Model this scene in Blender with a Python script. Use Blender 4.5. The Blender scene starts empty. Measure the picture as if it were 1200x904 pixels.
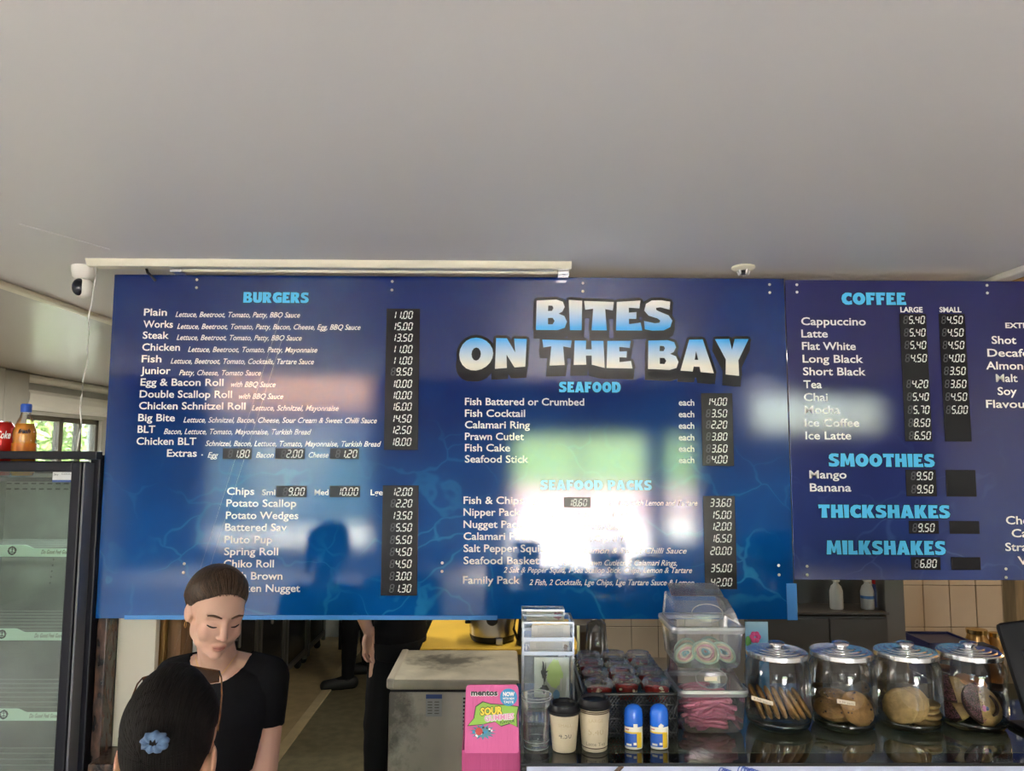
import bpy, bmesh, math, random
import numpy as np
from mathutils import Vector, Matrix, Euler, noise as mnoise

R = math.radians
C = bpy.context.scene.collection
rnd = random.Random(7)
sc = bpy.context.scene

# ------------------------------------------------------------------ camera, sky, sun, exposure
CAM = Vector((0, 0, 1.83)); FPX = 868.0
PITCH, YAW, ROLL = 0.09470703, 0.01074293, 0.00375716
_F = Vector((math.sin(YAW) * math.cos(PITCH), math.cos(YAW) * math.cos(PITCH), math.sin(PITCH)))
_R0 = Vector((math.cos(YAW), -math.sin(YAW), 0)); _U0 = _R0.cross(_F)
_R = math.cos(ROLL) * _R0 + math.sin(ROLL) * _U0
_U = -math.sin(ROLL) * _R0 + math.cos(ROLL) * _U0
cd = bpy.data.cameras.new('camera'); cam = bpy.data.objects.new('camera', cd); C.objects.link(cam)
cam.matrix_world = Matrix(((_R.x, _U.x, -_F.x, CAM.x), (_R.y, _U.y, -_F.y, CAM.y), (_R.z, _U.z, -_F.z, CAM.z), (0, 0, 0, 1)))
cd.sensor_fit = 'HORIZONTAL'; cd.sensor_width = 36; cd.lens = FPX / 1200 * 36; cd.clip_start = 0.05; cd.clip_end = 400
sc.camera = cam
sc.view_settings.view_transform = 'Standard'; sc.view_settings.look = 'None'
sc.view_settings.gamma = 1; sc.view_settings.use_curve_mapping = False
sc.view_settings.exposure = 1.64
sc.cycles.use_denoising = True
sc.cycles.max_bounces = 12; sc.cycles.diffuse_bounces = 6; sc.cycles.glossy_bounces = 6
sc.cycles.transmission_bounces = 12; sc.cycles.transparent_max_bounces = 24
sc.cycles.sample_clamp_indirect = 8.0
sc.cycles.caustics_reflective = False; sc.cycles.caustics_refractive = False

w = bpy.data.worlds.new('sky'); sc.world = w; w.use_nodes = True
nt = w.node_tree; bg = nt.nodes['Background']
sky = nt.nodes.new('ShaderNodeTexSky'); sky.sky_type = 'NISHITA'; sky.sun_disc = False
sky.sun_elevation = R(55); sky.sun_rotation = R(100); sky.air_density = 1.0; sky.dust_density = 2.0
nt.links.new(sky.outputs[0], bg.inputs[0]); bg.inputs[1].default_value = 1.1

def lamp(kind, name, loc, energy, color=(1, 1, 1), size=None, size_y=None, rot=None, direction=None, spread=None):
    l = bpy.data.lights.new(name, kind); l.energy = energy; l.color = color
    o = bpy.data.objects.new(name, l); C.objects.link(o); o.location = loc
    if size is not None:
        if kind == 'AREA':
            l.size = size
            if size_y: l.shape = 'RECTANGLE'; l.size_y = size_y
        elif kind == 'SUN': l.angle = size
        else: l.shadow_soft_size = size
    if rot: o.rotation_euler = rot
    if direction: o.rotation_euler = Vector(direction).to_track_quat('-Z', 'Y').to_euler()
    if spread: l.spread = spread
    return o
lamp('SUN', 'sun', (0, -20, 20), 60.0, (1, .95, .88), R(.6), direction=(-.45, .33, -.82))
# the shop's own lamps: two tubes over the customers' side, tubes over the kitchen, warm bulb at the tiled corner
for tx, ty in ((-2.35, -4.7), (4.3, -6.2)):
    lamp('AREA', 'tube_light', (tx, ty, 3.20), 60, (1, .93, .8), .06, 1.2, rot=(0, 0, 0))
lamp('AREA', 'kitchen_tube_light', (-2.4, 5.2, 2.44), 34, (1, .95, .86), .1, 1.2)
lamp('AREA', 'kitchen_tube_light', (0.3, 4.1, 2.44), 7, (1, .92, .80), .1, 1.2)
lamp('POINT', 'warm_bulb', (3.4, 3.3, 2.0), 9, (1, .66, .34), .06)

# ------------------------------------------------------------------ helpers
def pt(px, py, Y):
    """world point that the photograph shows at pixel (px, py), at depth Y"""
    a = float((px - 600) / FPX); b = float(-(py - 452) / FPX)
    d = _F + a * _R + b * _U
    return CAM + d * (Y / d.y)
def ptz(px, py, z):
    a = (px - 600) / FPX; b = -(py - 452) / FPX
    d = _F + a * _R + b * _U
    return CAM + d * ((z - CAM.z) / d.z)
def px2x(px, Y, py=534): return pt(px, py, Y).x
def py2z(py, Y, px=600): return pt(px, py, Y).z

def tag(o, label=None, cat=None, group=None, kind=None):
    if label: o['label'] = label
    if cat: o['category'] = cat
    if group: o['group'] = group
    if kind: o['kind'] = kind
    return o
def thing(name, label, cat, loc=(0, 0, 0), group=None):
    o = bpy.data.objects.new(name, None); C.objects.link(o); o.location = loc
    o.empty_display_size = .05
    return tag(o, label, cat, group)
def origin_of(p):
    v = Vector((0, 0, 0))
    while p is not None:
        v += p.location; p = p.parent
    return v
def link_mesh(name, me, mat, parent=None, smooth=False):
    o = bpy.data.objects.new(name, me); C.objects.link(o)
    if mat is not None:
        me.materials.clear()
        for m in (mat if isinstance(mat, (list, tuple)) else [mat]): me.materials.append(m)
    if parent is not None: o.parent = parent
    if smooth:
        for p in me.polygons: p.use_smooth = True
    return o

class MB:
    def __init__(s): s.v = []; s.f = []; s.m = []
    def add(s, vs, fs, mi=0):
        n = len(s.v); s.v += [tuple(v) for v in vs]; s.f += [tuple(i + n for i in f) for f in fs]; s.m += [mi] * len(fs); return s
    def box(s, x0, x1, y0, y1, z0, z1, mi=0, rot=None, M=None):
        vs = [Vector(p) for p in ((x0, y0, z0), (x1, y0, z0), (x1, y1, z0), (x0, y1, z0), (x0, y0, z1), (x1, y0, z1), (x1, y1, z1), (x0, y1, z1))]
        if rot:
            c = Vector(((x0 + x1) / 2, (y0 + y1) / 2, (z0 + z1) / 2)); Rm = Euler(rot).to_matrix()
            vs = [Rm @ (v - c) + c for v in vs]
        if M: vs = [M @ v for v in vs]
        return s.add(vs, [(0, 3, 2, 1), (4, 5, 6, 7), (0, 1, 5, 4), (1, 2, 6, 5), (2, 3, 7, 6), (3, 0, 4, 7)], mi)
    def bbox(s, x0, x1, y0, y1, z0, z1, b=.003, mi=0, rot=None, M=None):
        """bevelled box"""
        bm = bmesh.new()
        bmesh.ops.create_cube(bm, size=1)
        for v in bm.verts: v.co = Vector(((x0 + x1) / 2 + v.co.x * (x1 - x0), (y0 + y1) / 2 + v.co.y * (y1 - y0), (z0 + z1) / 2 + v.co.z * (z1 - z0)))
        b = min(b, .45 * min(x1 - x0, y1 - y0, z1 - z0))
        bmesh.ops.bevel(bm, geom=list(bm.edges), offset=b, segments=2, affect='EDGES', profile=.5)
        c = Vector(((x0 + x1) / 2, (y0 + y1) / 2, (z0 + z1) / 2)); Rm = Euler(rot).to_matrix() if rot else None
        vs = []
        for i, v in enumerate(bm.verts):
            v.index = i; p = v.co.copy()
            if Rm: p = Rm @ (p - c) + c
            if M: p = M @ p
            vs.append(p)
        s.add(vs, [tuple(v.index for v in f.verts) for f in bm.faces], mi); bm.free(); return s
    def quad(s, a, b, c, d, mi=0): return s.add([a, b, c, d], [(0, 1, 2, 3)], mi)
    def lathe(s, prof, c=(0, 0, 0), n=32, M=None, mi=0, close=True):
        vs = []; fs = []
        for r, z in prof:
            for k in range(n):
                a = 2 * math.pi * k / n; p = Vector((r * math.cos(a), r * math.sin(a), z))
                if M: p = M @ p
                vs.append(p + Vector(c))
        m = len(prof)
        for i in range(m - 1):
            for k in range(n):
                k2 = (k + 1) % n; fs.append((i * n + k, i * n + k2, (i + 1) * n + k2, (i + 1) * n + k))
        if close:
            if prof[0][0] > 1e-6: fs.append(tuple(reversed(range(n))))
            if prof[-1][0] > 1e-6: fs.append(tuple(range((m - 1) * n, m * n)))
        return s.add(vs, fs, mi)
    def cap(s, a, b, ra, rb, n=16, mi=0, ends=4):
        """tapered capsule"""
        a = Vector(a); b = Vector(b); d = b - a; L = d.length
        q = d.to_track_quat('Z', 'Y').to_matrix() if L > 1e-9 else Matrix.Identity(3)
        prof = []
        for i in range(ends + 1):
            t = -math.pi / 2 + (math.pi / 2) * i / ends; prof.append((max(ra * math.cos(t), 1e-5), ra * math.sin(t)))
        for i in range(ends + 1):
            t = (math.pi / 2) * i / ends; prof.append((max(rb * math.cos(t), 1e-5), L + rb * math.sin(t)))
        return s.lathe(prof, a, n, q, mi)
    def chain(s, pts, rs, n=16, mi=0):
        for i in range(len(pts) - 1): s.cap(pts[i], pts[i + 1], rs[i], rs[i + 1], n, mi)
        return s
    def ell(s, c, r, rot=None, n=24, m=14, mi=0, M=None):
        Rm = Euler(rot).to_matrix() if rot else Matrix.Identity(3); vs = []; fs = []
        for i in range(m + 1):
            t = -math.pi / 2 + math.pi * i / m
            for k in range(n):
                a = 2 * math.pi * k / n
                p = Rm @ Vector((r[0] * max(math.cos(t), 1e-4) * math.cos(a), r[1] * max(math.cos(t), 1e-4) * math.sin(a), r[2] * math.sin(t))) + Vector(c)
                vs.append(M @ p if M else p)
        for i in range(m):
            for k in range(n):
                k2 = (k + 1) % n; fs.append((i * n + k, i * n + k2, (i + 1) * n + k2, (i + 1) * n + k))
        fs.append(tuple(reversed(range(n)))); fs.append(tuple(range(m * n, m * n + n)))
        return s.add(vs, fs, mi)
    def loft(s, rings, mi=0):
        """rings: lists of equal numbers of points; capped"""
        n = len(rings[0]); vs = [p for r in rings for p in r]; fs = []
        for i in range(len(rings) - 1):
            for k in range(n):
                k2 = (k + 1) % n; fs.append((i * n + k, i * n + k2, (i + 1) * n + k2, (i + 1) * n + k))
        fs.append(tuple(reversed(range(n)))); fs.append(tuple(range((len(rings) - 1) * n, len(rings) * n)))
        return s.add(vs, fs, mi)
    def tube(s, pts, r, n=8, mi=0, closed=False):
        pts = [Vector(p) for p in pts]; rings = []; N = len(pts)
        rr = r if isinstance(r, (list, tuple)) else [r] * N
        up = Vector((0, 0, 1))
        for i, p in enumerate(pts):
            a = pts[(i - 1) % N] if (closed or i > 0) else p; b = pts[(i + 1) % N] if (closed or i < N - 1) else p
            t = (b - a).normalized(); u = t.cross(up)
            if u.length < 1e-3: u = t.cross(Vector((1, 0, 0)))
            u.normalize(); v = u.cross(t)
            rings.append([p + (u * math.cos(2 * math.pi * k / n) + v * math.sin(2 * math.pi * k / n)) * rr[i] for k in range(n)])
        if closed:
            vs = [q for g in rings for q in g]; fs = []
            for i in range(N):
                j = (i + 1) % N
                for k in range(n): k2 = (k + 1) % n; fs.append((i * n + k, i * n + k2, j * n + k2, j * n + k))
            return s.add(vs, fs, mi)
        return s.loft(rings, mi)
    def poly(s, pts, y0, y1, mi=0):
        """x-z outline (counter clockwise) given thickness in y"""
        n = len(pts); vs = [(p[0], y0, p[1]) for p in pts] + [(p[0], y1, p[1]) for p in pts]
        fs = [tuple(range(n)), tuple(reversed(range(n, 2 * n)))] + [(k, k + n, (k + 1) % n + n, (k + 1) % n) for k in range(n)]
        return s.add(vs, fs, mi)
    def mesh(s, name='m', off=Vector((0, 0, 0))):
        me = bpy.data.meshes.new(name)
        me.from_pydata([(v[0] - off.x, v[1] - off.y, v[2] - off.z) for v in s.v], [], s.f)
        me.polygons.foreach_set('material_index', s.m); me.update(); return me
    def build(s, name, mat, parent=None, smooth=False, angle=None):
        me = s.mesh(name, origin_of(parent) if parent is not None else Vector((0, 0, 0)))
        o = link_mesh(name, me, mat, parent, smooth)
        if angle is not None:
            for p in me.polygons: p.use_smooth = True
            me.set_sharp_from_angle(angle=R(angle))
        return o

def copy_tree(o, parent=None):
    c = o.copy(); C.objects.link(c)
    if parent is not None: c.parent = parent
    for ch in list(o.children): copy_tree(ch, c)
    return c

# ------------------------------------------------------------------ materials
MATS = {}
def mat(name, col, rough=.5, metal=0, spec=.5, noise=0, nscale=20, bump=0, bscale=60, sub=0, emit=None, estr=0, coat=0, nstretch=None, col2=None, trans=0, alpha=1, bstretch=None):
    m = bpy.data.materials.new(name); m.use_nodes = True; n = m.node_tree; b = n.nodes['Principled BSDF']
    c4 = (*col, 1); b.inputs['Base Color'].default_value = c4
    b.inputs['Roughness'].default_value = rough; b.inputs['Metallic'].default_value = metal
    b.inputs['Specular IOR Level'].default_value = spec
    if coat: b.inputs['Coat Weight'].default_value = coat; b.inputs['Coat Roughness'].default_value = .05
    if sub: b.inputs['Subsurface Weight'].default_value = sub; b.inputs['Subsurface Scale'].default_value = .01; b.inputs['Subsurface Radius'].default_value = (1, .4, .2)
    if trans: b.inputs['Transmission Weight'].default_value = trans
    if emit: b.inputs['Emission Color'].default_value = (*emit, 1); b.inputs['Emission Strength'].default_value = estr
    if noise or col2 or bump:
        tc = n.nodes.new('ShaderNodeTexCoord')
    if noise or col2:
        mp = n.nodes.new('ShaderNodeMapping'); n.links.new(tc.outputs['Object'], mp.inputs[0])
        if nstretch: mp.inputs['Scale'].default_value = nstretch
        tx = n.nodes.new('ShaderNodeTexNoise'); tx.inputs['Scale'].default_value = nscale; tx.inputs['Detail'].default_value = 5
        n.links.new(mp.outputs[0], tx.inputs['Vector'])
        mx = n.nodes.new('ShaderNodeMix'); mx.data_type = 'RGBA'
        k = noise or .5
        c2 = col2 or tuple(max(0, c * (1 - k)) for c in col); c1 = col if col2 else tuple(min(1, c * (1 + k * .5)) for c in col)
        mx.inputs[6].default_value = (*c1, 1); mx.inputs[7].default_value = (*c2, 1)
        mr = n.nodes.new('ShaderNodeMapRange'); mr.inputs[1].default_value = .35; mr.inputs[2].default_value = .65
        n.links.new(tx.outputs['Fac'], mr.inputs[0]); n.links.new(mr.outputs[0], mx.inputs[0]); n.links.new(mx.outputs[2], b.inputs['Base Color'])
    if bump:
        mp2 = n.nodes.new('ShaderNodeMapping'); n.links.new(tc.outputs['Object'], mp2.inputs[0])
        if bstretch or nstretch: mp2.inputs['Scale'].default_value = bstretch or nstretch
        t2 = n.nodes.new('ShaderNodeTexNoise'); t2.inputs['Scale'].default_value = bscale; t2.inputs['Detail'].default_value = 3
        n.links.new(mp2.outputs[0], t2.inputs['Vector'])
        bp = n.nodes.new('ShaderNodeBump'); bp.inputs['Strength'].default_value = bump; bp.inputs['Distance'].default_value = .002
        n.links.new(t2.outputs['Fac'], bp.inputs['Height']); n.links.new(bp.outputs[0], b.inputs['Normal'])
    MATS[name] = m; return m

def thin_glass(name, tint=(.96, .98, .97), rough=.03, refl=.55, haze=0, hcol=(.8, .82, .85)):
    """thin clear sheet: what passes straight through plus a Fresnel reflection, optional milky haze"""
    m = bpy.data.materials.new(name); m.use_nodes = True; n = m.node_tree; n.nodes.clear()
    out = n.nodes.new('ShaderNodeOutputMaterial'); tr = n.nodes.new('ShaderNodeBsdfTransparent'); tr.inputs[0].default_value = (*tint, 1)
    gl = n.nodes.new('ShaderNodeBsdfGlossy'); gl.inputs['Roughness'].default_value = rough
    lw = n.nodes.new('ShaderNodeLayerWeight'); lw.inputs[0].default_value = refl
    mp = n.nodes.new('ShaderNodeMapRange'); mp.inputs[3].default_value = .03; mp.inputs[4].default_value = .75
    n.links.new(lw.outputs['Fresnel'], mp.inputs[0])
    mx = n.nodes.new('ShaderNodeMixShader'); n.links.new(mp.outputs[0], mx.inputs[0])
    base = tr.outputs[0]
    if haze:
        df = n.nodes.new('ShaderNodeBsdfDiffuse'); df.inputs[0].default_value = (*hcol, 1)
        tl = n.nodes.new('ShaderNodeBsdfTranslucent'); tl.inputs[0].default_value = (*hcol, 1)
        ad = n.nodes.new('ShaderNodeMixShader'); ad.inputs[0].default_value = .5
        n.links.new(df.outputs[0], ad.inputs[1]); n.links.new(tl.outputs[0], ad.inputs[2])
        m2 = n.nodes.new('ShaderNodeMixShader'); m2.inputs[0].default_value = haze
        n.links.new(tr.outputs[0], m2.inputs[1]); n.links.new(ad.outputs[0], m2.inputs[2]); base = m2.outputs[0]
    n.links.new(base, mx.inputs[1]); n.links.new(gl.outputs[0], mx.inputs[2]); n.links.new(mx.outputs[0], out.inputs[0])
    MATS[name] = m; return m

def water_mat(name, deep, mid, line, purple=0):
    m = bpy.data.materials.new(name); m.use_nodes = True; n = m.node_tree; L = n.links; b = n.nodes['Principled BSDF']
    tc = n.nodes.new('ShaderNodeTexCoord'); sep = n.nodes.new('ShaderNodeSeparateXYZ'); L.new(tc.outputs['Object'], sep.inputs[0])
    # top (z=0) to bottom (z=-1.2)
    g = n.nodes.new('ShaderNodeMapRange'); L.new(sep.outputs['Z'], g.inputs[0])
    g.inputs[1].default_value = -.35; g.inputs[2].default_value = -1.25; g.inputs[3].default_value = 0; g.inputs[4].default_value = 1
    cl = n.nodes.new('ShaderNodeTexNoise'); cl.inputs['Scale'].default_value = 2.2; cl.inputs['Detail'].default_value = 3; L.new(tc.outputs['Object'], cl.inputs['Vector'])
    ad = n.nodes.new('ShaderNodeMath'); ad.operation = 'MULTIPLY_ADD'; L.new(cl.outputs['Fac'], ad.inputs[0]); ad.inputs[1].default_value = .9; ad.inputs[2].default_value = -.45
    sm = n.nodes.new('ShaderNodeMath'); sm.use_clamp = True; L.new(g.outputs[0], sm.inputs[0]); L.new(ad.outputs[0], sm.inputs[1])
    mx = n.nodes.new('ShaderNodeMix'); mx.data_type = 'RGBA'; mx.inputs[6].default_value = (*deep, 1); mx.inputs[7].default_value = (*mid, 1); L.new(sm.outputs[0], mx.inputs[0])
    # caustic lines
    dn = n.nodes.new('ShaderNodeTexNoise'); dn.inputs['Scale'].default_value = 3.5; dn.inputs['Detail'].default_value = 3; L.new(tc.outputs['Object'], dn.inputs['Vector'])
    vm = n.nodes.new('ShaderNodeVectorMath'); vm.operation = 'MULTIPLY_ADD'; vm.inputs[1].default_value = (.45, .45, .45); L.new(dn.outputs['Color'], vm.inputs[0]); L.new(tc.outputs['Object'], vm.inputs[2])
    mp = n.nodes.new('ShaderNodeMapping'); mp.inputs['Scale'].default_value = (1, 0, 1.5); L.new(vm.outputs[0], mp.inputs[0])
    vo = n.nodes.new('ShaderNodeTexVoronoi'); vo.feature = 'DISTANCE_TO_EDGE'; vo.inputs['Scale'].default_value = 4.2; L.new(mp.outputs[0], vo.inputs['Vector'])
    l1 = n.nodes.new('ShaderNodeMapRange'); l1.interpolation_type = 'SMOOTHERSTEP'; L.new(vo.outputs['Distance'], l1.inputs[0]); l1.inputs[1].default_value = 0; l1.inputs[2].default_value = .042; l1.inputs[3].default_value = 1; l1.inputs[4].default_value = 0
    l2 = n.nodes.new('ShaderNodeMapRange'); l2.interpolation_type = 'SMOOTHERSTEP'; L.new(vo.outputs['Distance'], l2.inputs[0]); l2.inputs[1].default_value = 0; l2.inputs[2].default_value = .22; l2.inputs[3].default_value = .16; l2.inputs[4].default_value = 0
    s2 = n.nodes.new('ShaderNodeMath'); L.new(l1.outputs[0], s2.inputs[0]); L.new(l2.outputs[0], s2.inputs[1])
    pm = n.nodes.new('ShaderNodeTexNoise'); pm.inputs['Scale'].default_value = 3.0; L.new(tc.outputs['Object'], pm.inputs['Vector'])
    pr = n.nodes.new('ShaderNodeMapRange'); pr.inputs[1].default_value = .38; pr.inputs[2].default_value = .68; L.new(pm.outputs['Fac'], pr.inputs[0])
    g2 = n.nodes.new('ShaderNodeMapRange'); L.new(sep.outputs['Z'], g2.inputs[0]); g2.inputs[1].default_value = -.5; g2.inputs[2].default_value = -1.05; g2.inputs[3].default_value = 0; g2.inputs[4].default_value = .60
    m1 = n.nodes.new('ShaderNodeMath'); m1.operation = 'MULTIPLY'; L.new(s2.outputs[0], m1.inputs[0]); L.new(pr.outputs[0], m1.inputs[1])
    m3 = n.nodes.new('ShaderNodeMath'); m3.operation = 'MULTIPLY'; m3.use_clamp = True; L.new(m1.outputs[0], m3.inputs[0]); L.new(g2.outputs[0], m3.inputs[1])
    mx2 = n.nodes.new('ShaderNodeMix'); mx2.data_type = 'RGBA'; L.new(m3.outputs[0], mx2.inputs[0]); L.new(mx.outputs[2], mx2.inputs[6]); mx2.inputs[7].default_value = (*line, 1)
    L.new(mx2.outputs[2], b.inputs['Base Color'])
    b.inputs['Roughness'].default_value = .055; b.inputs['Specular IOR Level'].default_value = .8
    tn = n.nodes.new('ShaderNodeTexNoise'); tn.inputs['Scale'].default_value = 260; L.new(tc.outputs['Object'], tn.inputs['Vector'])
    bp = n.nodes.new('ShaderNodeBump'); bp.inputs['Strength'].default_value = .11; bp.inputs['Distance'].default_value = .0006
    L.new(tn.outputs['Fac'], bp.inputs['Height']); L.new(bp.outputs[0], b.inputs['Normal'])
    MATS[name] = m; return m

def gradient_z(name, c0, c1, z0, z1, rough=.1):
    """printed colour fade along object Z (c0 at z0, c1 at z1)"""
    m = bpy.data.materials.new(name); m.use_nodes = True; n = m.node_tree; L = n.links; b = n.nodes['Principled BSDF']
    tc = n.nodes.new('ShaderNodeTexCoord'); sep = n.nodes.new('ShaderNodeSeparateXYZ'); L.new(tc.outputs['Object'], sep.inputs[0])
    g = n.nodes.new('ShaderNodeMapRange'); L.new(sep.outputs['Z'], g.inputs[0]); g.inputs[1].default_value = z0; g.inputs[2].default_value = z1
    mx = n.nodes.new('ShaderNodeMix'); mx.data_type = 'RGBA'; mx.inputs[6].default_value = (*c0, 1); mx.inputs[7].default_value = (*c1, 1)
    L.new(g.outputs[0], mx.inputs[0]); L.new(mx.outputs[2], b.inputs['Base Color']); b.inputs['Roughness'].default_value = rough
    MATS[name] = m; return m

M_ceil = mat('ceiling_paint', (.72, .71, .715), .42, bump=.15, bscale=6, bstretch=(1, 4, 1))
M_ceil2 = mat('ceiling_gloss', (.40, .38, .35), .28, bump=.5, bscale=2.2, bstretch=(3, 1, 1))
M_white = mat('white_paint', (.78, .76, .70), .4)
M_cream = mat('cream_trim', (.78, .74, .60), .4)
M_wall = mat('wall_paint', (.50, .49, .44), .6, noise=.08, nscale=5)
M_wallf = mat('shop_front_wall', (.09, .10, .14), .6)
M_wallg = mat('wall_grey', (.36, .35, .30), .6, noise=.1, nscale=4)
M_steel = mat('steel', (.55, .54, .52), .28, metal=1)
M_alu = mat('aluminium', (.78, .78, .80), .22, metal=1)
M_black = mat('black_plastic', (.008, .008, .010), .38, spec=.3)
M_blackm = mat('black_matt', (.010, .010, .011), .7)
M_frame = mat('fridge_black', (.009, .009, .016), .4, spec=.25, bump=.05)
M_wood = mat('pine_wood', (.42, .24, .07), .55, noise=.35, nscale=8, nstretch=(6, 6, .6))
M_wood_shaded = mat('pine_wood_shaded', (.20, .10, .035), .55, noise=.35, nscale=8, nstretch=(6, 6, .6))  # pine again, with the shade of the stud's side face in its colour
M_lettering = mat('white_lettering', (.88, .88, .88), .12)
M_digit = mat('price_digits', (.82, .84, .80), .25)
M_digit_dim = mat('price_digits_off', (.06, .06, .07), .3)
M_strip = mat('price_strip_black', (.010, .009, .012), .25, spec=.3)
M_cyan = mat('cyan_lettering', (.10, .55, .92), .12)
M_ink = mat('dark_ink', (.005, .012, .03), .14)
M_blackink = mat('black_ink', (.005, .005, .007), .14, spec=.4)

# ------------------------------------------------------------------ lettering
def text_mesh(s, bold=0.0, res=3, shear=0.0):
    cu = bpy.data.curves.new('t', 'FONT'); cu.body = s; cu.size = 1; cu.offset = bold; cu.resolution_u = res; cu.shear = shear; cu.extrude = 0
    o = bpy.data.objects.new('t', cu); C.objects.link(o)
    dg = bpy.context.evaluated_depsgraph_get(); me = bpy.data.meshes.new_from_object(o.evaluated_get(dg))
    bpy.data.objects.remove(o); bpy.data.curves.remove(cu)
    co = np.empty(len(me.vertices) * 3); me.vertices.foreach_get('co', co); co = co.reshape(-1, 3)
    return me, co
CAPH = float(text_mesh('H')[1][:, 1].max())
def text_on(s, x0, x1, z0, h, y, matl, parent, bold=.0, shear=0, name='lettering', sy=0.0, dz=0.0, right=False):
    """text in an x-z plane facing -Y; x0..x1 width (x1 None: natural), baseline z0, capital height h; dz = drop of baseline at x1"""
    me, co = text_mesh(s, bold, 3, shear)
    if len(co) == 0: return None
    mn, mxx = co[:, 0].min(), co[:, 0].max(); sz = h / CAPH
    wdt = (x1 - x0) if x1 is not None else (mxx - mn) * sz
    xs = x0 + (co[:, 0] - mn) / (mxx - mn) * wdt
    if right and x1 is None: xs = xs - wdt
    zs = z0 + co[:, 1] * sz + (xs - x0) / max(wdt, 1e-6) * dz
    o = origin_of(parent)
    new = np.stack([xs - o.x, np.full(len(xs), y - o.y), zs - o.z], 1)
    me.vertices.foreach_set('co', new.ravel().astype(np.float32)); me.update()
    return link_mesh(name, me, matl, parent)

G = {
 'B': ([(0, 0), (0.02, 1), (.56, 1), (.74, .93), (.79, .76), (.72, .60), (.62, .54), (.78, .46), (.85, .28), (.79, .08), (.60, 0)], [[(.33, .63), (.34, .81), (.45, .80), (.48, .72), (.44, .63)], [(.33, .19), (.33, .40), (.46, .40), (.51, .3), (.46, .19)]], .85),
 'I': ([(0.03, 0), (0, 1), (.37, 1), (.35, 0)], [], .37),
 'T': ([(0, 1), (.82, 1), (.79, .70), (.58, .75), (.62, 0), (.20, 0), (.25, .75), (.03, .70)], [], .82),
 'E': ([(0, 0), (0.03, 1), (.68, 1), (.65, .74), (.36, .78), (.36, .61), (.57, .62), (.56, .39), (.36, .40), (.36, .22), (.68, .27), (.72, 0)], [], .72),
 'S': ([(.02, .04), (0, .32), (.3, .24), (.42, .26), (.45, .33), (.37, .40), (.13, .49), (.01, .66), (.06, .88), (.22, .99), (.48, 1), (.73, .97), (.71, .70), (.46, .77), (.34, .75), (.34, .68), (.44, .62), (.68, .51), (.78, .34), (.72, .12), (.54, .01), (.22, 0)], [], .78),
 'N': ([(0, 0), (.03, 1), (.33, 1), (.56, .52), (.53, 1), (.88, 1), (.84, 0), (.54, 0), (.32, .45), (.33, 0)], [], .88),
 'H': ([(0, 0), (.03, 1), (.35, 1), (.34, .64), (.5, .64), (.49, 1), (.83, 1), (.86, 0), (.5, 0), (.5, .38), (.34, .38), (.35, 0)], [], .86),
 'A': ([(0, 0), (.26, 1), (.64, 1), (.93, 0), (.56, 0), (.53, .16), (.37, .16), (.34, 0)], [[(.40, .37), (.445, .64), (.50, .37)]], .93),
 'Y': ([(0, 1), (.40, 1), (.47, .70), (.55, 1), (.94, 1), (.64, .42), (.65, 0), (.27, 0), (.29, .42)], [], .94),
 'U': ([(0, 1), (.35, 1), (.35, .32), (.42, .24), (.49, .32), (.5, 1), (.85, 1), (.84, .28), (.73, .06), (.52, 0), (.32, 0), (.1, .07), (.01, .28)], [], .85),
 'R': ([(0, 0), (0, 1), (.53, 1), (.75, .92), (.79, .7), (.72, .5), (.61, .44), (.86, 0), (.47, 0), (.35, .32), (.35, 0)], [[(.34, .6), (.34, .79), (.45, .78), (.47, .69), (.43, .6)]], .86),
 'G': ([(.87, .92), (.84, .64), (.6, .72), (.43, .68), (.35, .5), (.42, .31), (.54, .28), (.54, .34), (.46, .34), (.46, .55), (.87, .55), (.87, .05), (.6, 0), (.34, 0), (.1, .16), (0, .5), (.1, .86), (.36, 1), (.64, 1)], [], .87),
 'C': ([(.79, .94), (.76, .62), (.55, .72), (.41, .66), (.35, .5), (.41, .34), (.56, .27), (.77, .37), (.79, .05), (.52, 0), (.3, .02), (.08, .2), (0, .5), (.08, .8), (.3, .98), (.52, 1)], [], .79),
 'F': ([(.02, 0), (0, 1), (.70, 1), (.66, .73), (.35, .77), (.35, .60), (.59, .61), (.58, .36), (.35, .37), (.37, 0)], [], .70),
 'D': ([(0, 0), (0, 1), (.5, 1), (.74, .9), (.86, .7), (.89, .5), (.86, .3), (.74, .1), (.5, 0)], [[(.35, .25), (.35, .75), (.47, .72), (.53, .5), (.47, .28)]], .89),
 'P': ([(.02, 0), (0, 1), (.54, 1), (.76, .9), (.81, .66), (.73, .44), (.54, .33), (.36, .33), (.38, 0)], [[(.35, .56), (.35, .79), (.46, .78), (.49, .67), (.45, .56)]], .81),
 'K': ([(0, 0), (.02, 1), (.35, 1), (.35, .62), (.5, 1), (.87, 1), (.63, .54), (.9, 0), (.5, 0), (.35, .4), (.36, 0)], [], .9),
 'M': ([(0, 0), (.06, 1), (.37, 1), (.53, .5), (.69, 1), (1.0, 1), (1.06, 0), (.73, 0), (.71, .5), (.61, .12), (.45, .12), (.35, .5), (.33, 0)], [], 1.06),
 'L': ([(0, 0), (.02, 1), (.37, 1), (.36, .25), (.64, .30), (.68, 0)], [], .68),
}
def _ell(cx, cz, rx, rz, n=20): return [(cx + rx * math.cos(2 * math.pi * k / n), cz + rz * math.sin(2 * math.pi * k / n)) for k in range(n)]
G['O'] = (_ell(.47, .5, .47, .5), [_ell(.47, .5, .13, .2, 12)], .94)
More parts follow.
